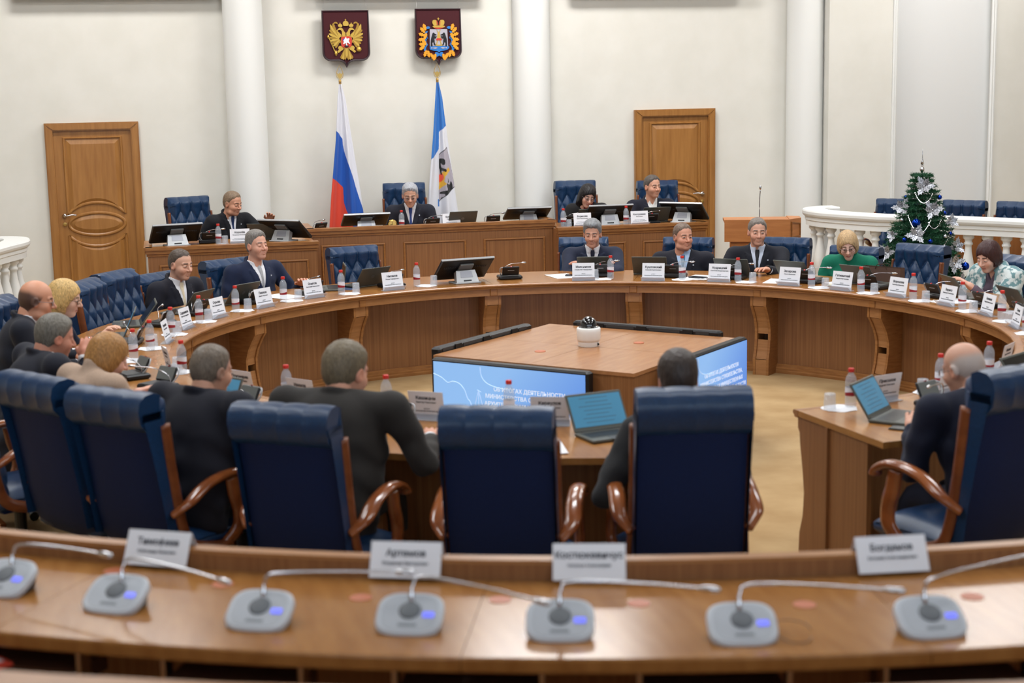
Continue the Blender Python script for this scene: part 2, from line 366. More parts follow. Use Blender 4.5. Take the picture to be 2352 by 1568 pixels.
# ---------------------------------------------------------------- ring table
RIN, ROUT, HT = 2.66, 3.47, .75
A0, A1 = -175, 173.2
rt = thing('ring_table', (0, 0, 0), 0, 'huge circular wooden conference table with bracket legs around the screen cube', 'table')
JO = [-160, -137.5, -115, -92.5, -70.6, -48.4, -26.3, -1.6, 23.1, 45.2, 67.6, 89.4, 112, 134.5, 157]
segs = [A0]+JO+[A1]
for k in range(len(segs)-1):      # worktop boards
    b = MB(); b.arc([(RIN+.05, HT-.03), (RIN+.05, HT), (ROUT, HT), (ROUT, HT-.03)], segs[k]+.03, segs[k+1]-.03, 10); b.obj('worktop_board', M_top, rt)
b = MB(); b.arc([(RIN+.05, HT-.032), (RIN+.05, HT+.0005), (RIN+.012, HT), (RIN+.002, HT-.006), (RIN, HT-.014), (RIN+.008, HT-.022), (RIN+.016, HT-.026), (RIN+.018, HT-.036), (RIN+.05, HT-.036)], A0, A1, 150); b.smooth = False; b.obj('edge_moulding', M_mould, rt)
for k in range(len(segs)-1):
    b = MB(); b.arc([(RIN+.042, .655), (RIN+.042, .716), (RIN+.075, .716), (RIN+.075, .655)], segs[k]+.35, segs[k+1]-.35, 10); b.obj('apron', M_apron, rt)
    b = MB(); b.arc([(2.97, .0), (2.97, .72), (2.99, .72), (2.99, 0)], segs[k], segs[k+1], 10); b.obj('modesty_panel', M_panel, rt)
b = MB(); b.arc([(2.93, 0), (2.93, .02), (2.938, .028), (2.938, .04), (2.948, .048), (2.95, .066), (2.96, .072), (2.975, .072), (2.975, 0)], A0, A1, 150); b.obj('baseboard', M_mould, rt)
bj = MB(); bj.rbox((0, 0, 0), (.062, .03, .068), .006); mj = bj.mesh('joint_block', M_mould)
# leg: two S-curved cheeks with boards and a slot between them
def leg_meshes():
    # profile in (inward distance from r=2.97, z); wide at top, waisted, swelling low down
    prof = [(.245, .66), (.245, .575), (.215, .53), (.175, .46), (.15, .38), (.15, .3), (.165, .2), (.185, .13), (.185, 0)]
    pr = [(0, 0)]+[(0, .66)]+prof
    S = Matrix(((0, 0, 1, 0), (-1, 0, 0, 0), (0, 1, 0, 0), (0, 0, 0, 1)))
    ch = MB(); ch.prism([(p[0], p[1]) for p in pr], -.011, .011, S)
    brd = MB(); inn = lambda z: np.interp(z, [p[1] for p in prof[::-1]], [p[0] for p in prof[::-1]])
    def board(z0, z1, dd):
        zs = np.linspace(z0, z1, 6); P = [(inn(z)-dd, z) for z in zs]+[(inn(z)-dd-.015, z) for z in zs[::-1]]
        brd.prism(P, -.046, .046, S)
    board(.575, .66, .004); board(.335, .57, .012); board(.13, .285, .012); board(0, .125, .003)
    return ch.mesh('cheek', M_mould), brd.mesh('cheek_boards', M_apron)
ck, bd = leg_meshes()
for a in JO:
    rz = inward(a)      # local +y inward; the profile runs along -y of S, so turn it outward
    bo = link('joint_block', mj, rt); bo.location = pol(RIN+.045, a, .687); bo.rotation_euler = (0, 0, rz)
    lg = link('leg', bd, rt); lg.location = pol(2.97, a, 0); lg.rotation_euler = (0, 0, outward(a))
    for s in (-1, 1):
        c = link('cheek', ck, lg); c.location = (s*.058, 0, 0)
# end panels at the gap
for a, sgn in ((A0, 1), (A1, -1)):
    prof = [(.60, 0), (.60, .715), (-.025, .715), (-.025, .66), (-.008, .64), (-.002, .58), (.025, .45), (.04, .34), (.03, .22), (.0, .13), (-.005, .03), (.02, 0)]
    S = Matrix(((0, 0, 1, 0), (1, 0, 0, 0), (0, 1, 0, 0), (0, 0, 0, 1)))
    b = MB(); b.prism(prof, -.0125, .0125, S); o = b.obj('end_panel', M_panel, rt); o.location = pol(2.72, a-sgn*-.5, 0); o.rotation_euler = (0, 0, outward(a+sgn*.5))
for a in (-170, -148, -126, -104, -82, 124, 146):
    o = MB().box((0, 0, .36), (.03, .4, .72)).obj('divider', M_panel, rt); o.location = pol(3.2, a, 0); o.rotation_euler = (0, 0, outward(a))

# ---------------------------------------------------------------- foreground desk row
FZ = .95
fd = thing('curved_desk', (0, 0, 0), 0, 'long curved wooden desk in front carrying the row of grey microphone units', 'desk')
fs = [-128, -139, -150, -161.6, -172.2, -183, -194, -206]
for k in range(len(fs)-1):
    b = MB(); b.arc([(5.79, FZ-.042), (5.79, FZ), (6.405, FZ), (6.41, FZ-.006), (6.41, FZ-.036), (6.405, FZ-.042)], fs[k]-.01, fs[k+1]+.01, 10); b.obj('desktop_board', M_top, fd)
    b = MB(); b.arc([(5.745, .2), (5.745, FZ+.05), (5.79, FZ+.05), (5.79, .2)], fs[k], fs[k+1], 10); b.obj('front_panel', M_panel, fd)
    b = MB(); b.arc([(5.744, FZ+.05), (5.744, FZ+.062), (5.791, FZ+.062), (5.791, FZ+.05)], fs[k], fs[k+1], 10); b.obj('top_rail', M_apron, fd)
for k, a in enumerate(np.arange(-134, -204, -5.55)):
    b = MB(); b.box((0, 0, 0), (.36, .16, .05)); o = b.obj('under_shelf', mat('dark_shelf', (64, 36, 24), .5), fd); o.location = pol(6.33, a, FZ-.115); o.rotation_euler = (0, 0, outward(a))
    for s in (-1, 1):
        b = MB(); b.box((s*.188, .05, .025), (.012, .05, .12)); br = b.obj('bracket', M_chrome, o)
nd = thing('rear_desk', (0, 0, 0), 0, 'edge of the next curved desk row at the bottom of the picture', 'desk')
b = MB(); b.arc([(7.22, .4), (7.22, 1.175), (7.27, 1.175), (7.27, .4)], -140, -215, 24); b.obj('front_panel', M_panel, nd)
b = MB(); b.arc([(7.205, 1.175), (7.205, 1.19), (7.29, 1.19), (7.29, 1.175)], -140, -215, 24); b.obj('top_rail', M_apron, nd)

# ---------------------------------------------------------------- screen cube in the middle
cu = thing('screen_cube', (0, .06, 0), R(45), 'low square wooden cube in the centre with displays on its sides', 'cabinet')
HS = .735
MB().box((0, 0, .315), (2*HS-.02, 2*HS-.02, .63)).obj('body', M_panel, cu)
b = MB()
for i in range(2):
    for j in range(2): MB().box(((i-.5)*HS, (j-.5)*HS, .64), (HS-.003, HS-.003, .022)).obj('top_board', noisy('cube_top', (164, 112, 72), (180, 128, 86), (3, 16, 8), 1.6, 4, .2, lo=.3, hi=.7), cu)
for (x, y) in ((-.31, .18), (.27, -.24)):
    MB().lathe([(.036, 0), (.036, .003), (.03, .004)], 20, (x, y, .651)).obj('cable_cover', mat('cable_cover', (190, 106, 70), .4), cu)
def screen_mat():
    m = mat('display_blue', (60, 120, 220), .3, emit=(86, 148, 238), es=1.9)
    nt = m.node_tree; N = nt.nodes; L = nt.links; tc = N.new('ShaderNodeTexCoord'); sp = N.new('ShaderNodeSeparateXYZ'); cr = N.new('ShaderNodeValToRGB')
    ad = N.new('ShaderNodeMath'); ad.operation = 'SUBTRACT'; L.new(tc.outputs['Generated'], sp.inputs[0]); L.new(sp.outputs['X'], ad.inputs[0]); mu = N.new('ShaderNodeMath'); mu.operation = 'MULTIPLY'; mu.inputs[1].default_value = .5
    L.new(sp.outputs['Z'], mu.inputs[0]); L.new(mu.outputs[0], ad.inputs[1])
    cr.color_ramp.elements[0].position = -.0; cr.color_ramp.elements[0].color = (*lin((150, 196, 248)), 1); cr.color_ramp.elements[1].color = (*lin((62, 122, 226)), 1)
    L.new(ad.outputs[0], cr.inputs[0]); L.new(cr.outputs[0], N['Principled BSDF'].inputs['Emission Color']); N['Principled BSDF'].inputs['Base Color'].default_value = (.01, .02, .04, 1)
    return m
M_disp = screen_mat(); M_dtext = mat('display_text', (230, 240, 255), .4, emit=(232, 242, 255), es=1.1); M_dline = mat('display_line', (180, 215, 255), .4, emit=(186, 214, 250), es=1.)
TITLE = [('ОБ ИТОГАХ ДЕЯТЕЛЬНОСТИ', .435), ('МИНИСТЕРСТВА СТРОИТЕЛЬСТВА,', .387), ('АРХИТЕКТУРЫ И ИМУЩЕСТВЕННЫХ', .339), ('ОТНОШЕНИЙ НОВГОРОДСКОЙ ОБЛАСТИ', .291), ('В 2023 ГОДУ И ПЛАНАХ НА 2024 ГОД', .243)]
LB = {270: 'wide display with title slide on the cube face towards the empty blue chair', 0: 'title display half hidden by the dark-haired head behind a tall chair', 90: 'black display seen from behind past the dome camera', 180: 'black display seen from behind on the cube beside the left legs'}
for deg, dx, dz, onn in ((270, -.115, 0, 1), (0, .17, .015, 1), (90, -.03, .035, 0), (180, .07, .035, 0)):
    # local: face looks along -y of the rotated frame
    c, s = math.cos(R(45+deg)), math.sin(R(45+deg))
    loc = Vector((0, .06, 0))+Vector((s*(HS+.045), -c*(HS+.045), dz))
    t = thing('display', loc, R(45+deg), LB[deg], 'display', 'displays around the cube')
    b = MB(); b.rbox((dx, .0, .34), (1.16, .07, .615), .012); b.obj('casing', M_black, t)
    b = MB(); b.box((dx, -.0365, .343), (1.12, .004, .572)); b.obj('screen', M_disp, t)
    b = MB()
    if onn:
        V = join_text([(tx, .0365, z+.04, .012) for tx, z in TITLE], M_dtext)
        # left-align the lines
        o = link('slide_text', V, t); o.location = (dx+.16, -.0392, 0)
        ln = MB()
        cl = [(-.56, .55), (-.5, .53), (-.45, .5), (-.41, .51), (-.36, .5), (-.32, .46), (-.3, .41), (-.28, .39), (-.27, .35), (-.29, .31), (-.33, .3), (-.42, .3), (-.5, .3)]
        ln.tube([(dx+x, -.0392, z) for x, z in [tuple(q)[:2] for q in spline([(a, e, 0) for a, e in cl], 4)]], .0035, 4, up=(0, -1, 0))
        cl = [(-.2, .62), (-.19, .56), (-.15, .52), (-.08, .5), (.02, .49)]
        ln.tube([(dx+x, -.0392, z) for x, z in [tuple(q)[:2] for q in spline([(a, e, 0) for a, e in cl], 4)]], .0035, 4, up=(0, -1, 0))
        for p, q in (((-.3, .18), (-.215, .47)), ((-.215, .47), (-.13, .18)), ((-.215, .18), (-.215, .47)), ((-.26, .33), (-.165, .33)), ((-.225, .47), (-.195, .46))):
            ln.tube([(dx+p[0], -.0392, p[1]), (dx+q[0], -.0392, q[1])], .003, 4, up=(0, -1, 0))
        for x, z in ((-.1, .3), (-.13, .31), (-.36, .22)): ln.tube([(dx+x, -.0392, z+.006), (dx+x+.012, -.0392, z), (dx+x+.026, -.0392, z+.008)], .002, 4, up=(0, -1, 0))
        ln.obj('slide_drawing', M_dline, t)
    else:
        for x in (-.34, .02, .36): MB().box((dx+x, .037, .628), (.075, .01, .036)).obj('rear_clip', mat('matt_black', (10, 10, 12), .6), t)
        for x0, x1 in ((-.5, -.4), (-.28, -.04), (.08, .3), (.42, .54)): MB().box((dx+(x0+x1)/2, .036, .63), (x1-x0, .004, .022)).obj('vent_strip', M_dark, t)
dk = thing('dome_camera', (.01, .07, .651), 0, 'white dome camera with black bubble standing on the cube', 'camera')
b = MB(); b.smooth = True; b.lathe([(.068, 0), (.07, .004), (.07, .03), (.0705, .032)], 32); b.obj('base_ring', M_white, dk)
b = MB(); b.smooth = True; b.lathe([(.0705, .032), (.078, .05), (.079, .1), (.079, .118), (.074, .126), (.06, .128)], 32); b.obj('housing', M_white, dk)
b = MB(); b.smooth = True; b.lathe([(.068, .127), (.066, .133), (.058, .134)]+[(.057*math.cos(R(a)), .136+.062*math.sin(R(a))) for a in range(0, 90, 9)]+[(.001, .198)], 32); b.obj('dome', mat('smoked_dome', (18, 18, 22), .06, coat=1.), dk)
MB().lathe([(.009, 0), (.009, .004)], 12, (.05, -.052, .018), Matrix.Rotation(R(90), 3, 'X') @ Matrix.Rotation(R(-40), 3, 'Y')).obj('socket', M_black, dk)
# ---------------------------------------------------------------- chairs
def sub_rows(n, m): return [(i*m+j, i*m+j+1, (i+1)*m+j+1, (i+1)*m+j) for i in range(n-1) for j in range(m-1)]
def chair_kit():
    k = Kit('office_chair'); W = .455
    # spine of the back: (y,z) from the seat up; front surface with diamond tufting, roll on top
    sp = [tuple(p)[:2] for p in spline([(-.185, .44, 0), (-.2, .55, 0), (-.228, .7, 0), (-.262, .86, 0), (-.296, 1.0, 0), (-.318, 1.09, 0)], 10)]
    def tuft(x, s):
        # s = height along the back, 0 bottom .. 1 top: diamonds below zt, upright channels above
        z = s*.68; p = .1125; q = .2; zt = .545
        u, v = x/p+(zt-z)/q, x/p-(zt-z)/q
        su, sv = abs(math.sin(math.pi*u)), abs(math.sin(math.pi*v))
        pil = .5*(su*sv)**.5+.5*min(su, sv)**.4
        ch = abs(math.sin(math.pi*x/p))**.45
        wgt = min(1, max(0, (z-zt)/.02+.5))
        return (1-wgt)*pil+wgt*ch
    NX, NS = 61, 74; V = []; 
    for i in range(NS):
        t = i/(NS-1); f = t*(len(sp)-1); i0 = min(int(f), len(sp)-2); y = sp[i0][0]+(sp[i0+1][0]-sp[i0][0])*(f-i0); z = sp[i0][1]+(sp[i0+1][1]-sp[i0][1])*(f-i0)
        for j in range(NX):
            x = -W/2+W*j/(NX-1); e = 1-abs(2*x/W)**8
            roll = .03*math.exp(-((t-.96)/.13)**2)
            d = (.026+.036*tuft(x*1.0+.0001, t))*e+roll*e**.5
            V.append((x, y+.025+d, z-.04*(1-e)*(t > .9)))
    F = sub_rows(NS, NX)
    b = MB(); b.smooth = True; b.add(V, F)
    # top cap and rear of the roll, down to the back panel
    top = V[-NX:]; rows = [top]
    for (dy, dz, sh) in ((.035, .028, .985), (.0, .042, .985), (-.05, .038, .985), (-.085, .012, .985), (-.095, -.03, .985), (-.085, -.085, .98), (-.045, -.125, .97), (.0, -.14, .95)):
        rows.append([(p[0]*sh, sp[-1][0]+dy-.0 + .008*abs(math.sin(math.pi*p[0]/.1125))**.5, sp[-1][1]+dz + (.004*abs(math.sin(math.pi*p[0]/.1125))**.5 if dz > -.05 else 0)) for p in top])
    vv = [p for r_ in rows for p in r_]; b.add(vv, sub_rows(len(rows), NX))
    # ends of the roll
    for col in (0, NX-1): b.add([r_[col] for r_ in rows], [tuple(range(len(rows)))])
    # sides: join the front edge to the plane of the spine
    for col in (0, NX-1):
        e = [V[i*NX+col] for i in range(NS)]; b.add(e+[(p[0], p[1]-.11, p[2]) for p in e], [(i, i+1, NS+i+1, NS+i) for i in range(NS-1)])
    k.add('backrest', b, M_leather, fix=False)
    # plain rear panel
    b = MB(); b.smooth = True
    rp = [tuple(p)[:2] for p in spline([(-.165, .36, 0), (-.225, .43, 0), (-.262, .56, 0), (-.288, .72, 0), (-.315, .86, 0), (-.345, 1.0, 0)], 5)]
    V = [(x*(W/2-.012), y-.02*(1-abs(x)**3), z) for y, z in rp for x in np.linspace(-1, 1, 9)]
    b.add(V, sub_rows(len(rp), 9)); V2 = [(p[0], p[1]+.05, p[2]) for p in V]; b.add(V2, sub_rows(len(rp), 9))
    for col in (0, 8):
        e = [V[i*9+col] for i in range(len(rp))]; b.add(e+[(p[0], p[1]+.05, p[2]) for p in e], [(i, i+1, len(rp)+i+1, len(rp)+i) for i in range(len(rp)-1)])
    k.add('rear_panel', b, M_leather2, fix=False)
    # seat
    b = MB(); b.smooth = True; n = 13; V = []
    for i in range(n):
        for j in range(n):
            u, v = -1+2*i/(n-1), -1+2*j/(n-1); x, y = u*.235, .03+v*.245
            h = (1-abs(u)**5)*(1-abs(v)**5); V.append((x, y, .43+.05*h-.03*(v > .8)*(v-.8)*5))
    b.add(V, sub_rows(n, n)); b.rbox((0, .03, .405), (.47, .49, .06), .02); k.add('seat', b, M_leather)
    oval = [(.024*math.cos(R(a)), .017*math.sin(R(a))) for a in range(0, 360, 40)]
    for s in (-1, 1):
        x = s*(W/2-.002)
        b = MB(); b.smooth = True
        b.sweep(spline([(x, -.262, .985), (x, -.242, .82), (x, -.218, .66), (x*1.03, -.197, .52), (x*1.07, -.16, .425), (x*1.11, -.06, .385), (x*1.14, .07, .38)], 6), [(p[0]*.62, p[1]*1.7) for p in oval], up=(0, 1, .01)); k.add('side_frame', b, M_frame)
        x2 = s*(W/2+.045)
        b = MB(); b.smooth = True
        b.sweep(spline([(x*1.0, -.25, .575), (x2, -.19, .625), (x2, -.09, .675), (x2, .03, .70), (x2, .13, .695), (x2, .195, .665), (x2, .21, .64)], 6), [(p[0]*1.5, p[1]*1.1) for p in oval], up=(0, 0, 1), scale=None); k.add('armrest', b, M_arm)
        b = MB(); b.smooth = True
        b.sweep(spline([(x2, .085, .68), (x2, .10, .6), (x2, .125, .52), (x2, .115, .44), (x*1.07, .06, .37)], 6), [(p[0]*1.0, p[1]*2.4) for p in oval], up=(0, 1, 0)); k.add('arm_support', b, M_arm)
    b = MB(); b.lathe([(.11, .33), (.11, .37), (.035, .36)][::-1], 16); b.lathe([(.03, .1), (.03, .36)], 12); k.add('pedestal', b, M_black)
    for i in range(5):
        a = 2*math.pi*i/5+.3; c, s = math.cos(a), math.sin(a)
        b = MB(); b.sweep([(.02*c, .02*s, .105), (.15*c, .15*s, .1), (.3*c, .3*s, .07)], [(-.026, -.016), (.026, -.016), (.02, .016), (-.02, .016)], scale=[1, .95, .7]); k.add('base_leg', b, M_arm)
        b = MB(); b.lathe([(.026, -.018), (.026, .018)], 10, (.295*c, .295*s, .026), Matrix.Rotation(a, 3, 'Z') @ Matrix.Rotation(R(90), 3, 'X')); k.sub('caster', b, M_black)
    return k
CHAIR = chair_kit()

# ---------------------------------------------------------------- things on the desks
def bottle_kit():
    k = Kit('water_bottle')
    b = MB(); b.smooth = True; b.lathe([(.02, 0), (.026, .002), (.0285, .012), (.0285, .05), (.0275, .056), (.0275, .1), (.0285, .106), (.0285, .128), (.026, .145), (.019, .16), (.0135, .168), (.0125, .176), (.0125, .182)], 20); k.add('bottle_body', b, M_clear)
    b = MB(); b.smooth = True; b.lathe([(.0283, .058), (.0283, .099)], 20, cap=False)
    m = mat('bottle_label', (232, 230, 234), .5); nt = m.node_tree; N = nt.nodes; L = nt.links; tc = N.new('ShaderNodeTexCoord'); sp = N.new('ShaderNodeSeparateXYZ'); cr = N.new('ShaderNodeValToRGB')
    wv = N.new('ShaderNodeMath'); wv.operation = 'MULTIPLY_ADD'; wv.inputs[1].default_value = .25
    L.new(tc.outputs['Generated'], sp.inputs[0]); L.new(sp.outputs['X'], wv.inputs[0]); L.new(sp.outputs['Z'], wv.inputs[2]); L.new(wv.outputs[0], cr.inputs[0])
    e = cr.color_ramp; e.interpolation = 'CONSTANT'; e.elements[0].color = (*lin((150, 30, 38)), 1); e.elements[1].position = .5; e.elements[1].color = (*lin((232, 230, 236)), 1); L.new(cr.outputs[0], N['Principled BSDF'].inputs['Base Color'])
    k.add('paper_label', b, m)
    b = MB(); b.smooth = True; b.lathe([(.0145, .176), (.0152, .178), (.0152, .192), (.014, .195), (.002, .1955)], 16); k.add('cap', b, M_red)
    return k
BOTTLE = bottle_kit()
gk = Kit('tumbler')    # stands upside down
b = MB(); b.smooth = True; b.lathe([(.031, 0), (.0318, .001), (.0285, .077), (.027, .08), (.001, .08)], 20, cap=False); b.lathe([(.0295, 0), (.0265, .068), (.001, .069)], 20, cap=False); gk.add('glass_wall', b, M_glass, fix=False)
b = MB(); b.smooth = True; b.lathe([(.0272, .0705), (.028, .074), (.0272, .0795)], 20); gk.add('thick_bottom', b, M_glass)
TUMBLER = gk
def napkin_mesh():
    b = MB(); n = 28; V = [(0, 0, .003)]+[(.068*(1+.05*math.sin(7*a))*math.cos(a), .068*(1+.05*math.sin(7*a))*math.sin(a), .002+.0015*math.sin(5*a)) for a in [2*math.pi*i/n for i in range(n)]]
    b.add(V, [(0, i+1, (i+1) % n+1) for i in range(n)]); b.add([(p[0]*.98, p[1]*.98, 0.0004) for p in V[1:]]+V[1:], [(i, (i+1) % n, (i+1) % n+n, i+n) for i in range(n)])
    return b.mesh('paper_napkin', M_paper)
NAPKIN = napkin_mesh()
def plate_kit(name_lines, mini=False):
    k = Kit('nameplate'); w, h = (.185, .135)
    T = Matrix.Rotation(R(-12), 4, 'X')      # leans back; the text looks along -y
    b = MB(); b.box((0, 0, h/2+.012), (w, .0012, h), M=None); b.v = [tuple(T @ Vector(p)) for p in b.v]; k.add('card', b, M_paper)
    tm = join_text(name_lines, M_ink); tm2 = tm.copy(); tm.transform(T @ Matrix.Translation((0, -.0012, .012))); k.add('lettering', tm, None)
    tm2.transform(T @ Matrix.Translation((0, .0012, .012)) @ Matrix.Rotation(math.pi, 4, 'Z')); k.add('lettering', tm2, None)
    b = MB(); b.box((0, -.0025, .013), (w+.006, .002, .03)); b.box((0, .0025, .013), (w+.006, .002, .03)); b.v = [tuple(T @ Vector(p)) for p in b.v]
    T2 = Matrix.Rotation(R(50), 4, 'X'); 
    b2 = MB(); b2.box((0, -.001, .0), (w+.006, .0025, .052)); b.add([tuple(T2 @ Vector(p)+Vector((0, -.022, .0175))) for p in b2.v], b2.f)
    b.box((0, .01, .0015), (w+.006, .06, .003)); k.add('acrylic_stand', b, M_acryl)
    return k
def card_lines(sur, nm, deputy=True, deputy_txt='депутат'):
    L = [(sur, .0235, .094, .03), (nm, .0125, .074, .012)]
    if deputy: L += [(deputy_txt, .0085, .042, .0), ('Новгородской областной Думы', .0095, .029, .006)]
    return L
def unit_kit(name, mic=(-.05, .1)):
    """black conference unit with a folded-up lid and gooseneck microphone; the user sits at -y"""
    k = Kit('conference_unit')
    b = MB(); b.rbox((0, 0, .017), (.2, .145, .03), .008); k.add('base', b, M_black)
    b = MB(); b.box((0, -.02, .033), (.15, .085, .002)); k.sub('keypad', b, M_dark)
    T = Matrix.Translation((0, .045, .035)) @ Matrix.Rotation(R(-28), 4, 'X')
    b = MB(); b.rbox((0, 0, .045), (.145, .016, .088), .007); b.v = [tuple(T @ Vector(p)) for p in b.v]; k.add('lid', b, M_black)
    b = MB(); b.box((0, -.0086, .046), (.128, .002, .074)); b.v = [tuple(T @ Vector(p)) for p in b.v]; k.sub('speaker_face', b, mat('lid_grey', (104, 107, 104), .5))
    b = MB(); b.box((0, .0085, .055), (.055, .002, .004)); b.v = [tuple(T @ Vector(p)) for p in b.v]; k.sub('logo_strip', b, M_silver)
    b = MB(); b.box((0, .0, .0895), (.012, .012, .003)); b.v = [tuple(T @ Vector(p)) for p in b.v]; k.sub('indicator', b, mat('indicator_red', (170, 30, 30), .4))
    b = MB(); b.smooth = True; b.tube(spline([(.074, .03, .03), (.092, .06, .07), (.088, .075, .1), (.07, .085, .108)], 5), .0045, 6); k.add('hinge_arc', b, M_silver)
    b = MB(); b.smooth = True; b.tube(spline([(.07, .03, .035), (.06, .02, .08), (.0, -.02, .118), (-.11, -.06, .125), (-.16, -.075, .125)], 5), .003, 6)
    k.add('gooseneck', b, M_chrome)
    b = MB(); b.smooth = True; b.lathe([(.005, 0), (.008, .008), (.009, .03), (.006, .042)], 10, (-.155, -.073, .125), Matrix.Rotation(R(-66), 3, 'Z') @ Matrix.Rotation(R(-90), 3, 'X')); k.sub('microphone_head', b, M_chrome)
    return k
UNIT = unit_kit('conference_unit')
def laptop_kit(ang, on=False):
    """user at -y; ang = lid angle from the keyboard"""
    k = Kit('laptop'); w, d = .295, .19
    b = MB(); b.rbox((0, 0, .009), (w, d, .016), .004); k.add('base', b, M_lid)
    b = MB(); b.box((0, .015, .0175), (w-.04, d-.1, .001)); k.sub('keyboard', b, M_black)
    b = MB(); b.box((0, -.075, .0175), (.1, .055, .001)); k.sub('touchpad', b, M_dark)
    T = Matrix.Translation((0, d/2-.004, .016)) @ Matrix.Rotation(-R(ang-90), 4, 'X')
    tr = lambda b: [tuple(T @ Vector(p)) for p in b.v]
    b = MB(); b.rbox((0, 0, d/2), (w, .008, d), .003); b.v = tr(b); k.add('lid', b, M_lid)
    b = MB(); b.box((0, -.0045, d/2+.004), (w-.022, .001, d-.034)); b.v = tr(b)
    k.sub('screen', b, mat('laptop_screen', (60, 120, 150), .25, emit=(96, 158, 196), es=.55) if on else mat('laptop_screen_dark', (10, 12, 14), .2))
    if on:
        b = MB()
        for i in range(7): b.box((.01*math.sin(i*3), -.0052, d*.22+i*.02), (w*.5+.03*math.sin(i*2.1), .0004, .004))
        b.v = tr(b); k.sub('screen_lines', b, mat('screen_lines', (60, 100, 120), .4, emit=(70, 122, 158), es=.5))
    b = MB(); b.lathe([(.017, 0), (.017, .001)], 20, (0, .004, d/2), Matrix.Rotation(R(-90), 3, 'X')); b.v = tr(b); k.sub('lid_logo', b, mat('logo_grey', (120, 122, 120), .35, metal=.5))
    b = MB(); b.lathe([(.006, -.12), (.006, .12)], 8, (0, d/2-.004, .016), Matrix.Rotation(R(90), 3, 'Y')); k.add('hinge', b, M_black)
    return k
LAP = {False: laptop_kit(127), 'wide': laptop_kit(128), 'steep': laptop_kit(98), True: laptop_kit(115, True), 'lit': laptop_kit(122, True)}
def monitor_kit(tilt=52):
    """desk touch monitor on a wedge stand; user at -y, we see the back"""
    k = Kit('touch_monitor'); w, h = .47, .29
    T = Matrix.Translation((0, .02, .118)) @ Matrix.Rotation(-R(tilt), 4, 'X'); tr = lambda b: [tuple(T @ Vector(p)) for p in b.v]
    b = MB(); b.rbox((0, 0, 0), (w, .03, h), .008); b.v = tr(b); k.add('panel', b, M_black)
    b = MB(); b.box((0, -.0155, 0), (w-.02, .002, h-.02)); b.v = tr(b); k.sub('screen', b, mat('screen_off', (8, 9, 11), .15))
    b = MB(); b.rbox((0, 0, h/2+.002), (w+.004, .02, .007), .003); b.v = tr(b); k.add('silver_edge', b, M_silver)
    b = MB(); b.rbox((0, .022, .05), (.12, .02, .1), .004); b.v = tr(b); k.add('rear_cover', b, mat('grey_cover', (120, 122, 122), .35, metal=.3))
    b = MB()
    for s in (-1, 1):
        for i in range(7): b.box((s*(.09+i*.016), .0165, .045), (.009, .004, .022))
    b.v = tr(b); k.add('vent_slots', b, M_dark)
    # stand: trapezoid front plate leaning to the panel, with slot, foot plate
    P = [(-.1, 0), (.1, 0), (.085, .11), (-.085, .11)]
    TT = Matrix.Translation((0, .115, .008)) @ Matrix.Rotation(R(28), 4, 'X') @ XZ
    b = MB(); b.prism(P, -.004, .004, TT); b.prism([(-.1, 0), (-.075, 0), (-.06, .11), (-.085, .11)], .004, .05, TT); b.prism([(.1, 0), (.075, 0), (.06, .11), (.085, .11)], .004, .05, TT); k.add('stand', b, M_silver)
    b = MB(); b.prism([(-.055, .045), (.055, .045), (.05, .1), (-.05, .1)], -.006, -.003, TT); k.sub('stand_inset', b, mat('inset_grey', (150, 152, 160), .3, metal=.3))
    b = MB(); b.prism([(-.035, .012), (.035, .012), (.035, .024), (-.035, .024)], -.006, -.003, TT); k.sub('stand_slot', b, M_black)
    b = MB(); b.rbox((0, .05, .006), (.23, .17, .012), .004); k.add('foot', b, M_silver)
    return k
MONITOR = monitor_kit(); MONITOR_LOW = monitor_kit(64)
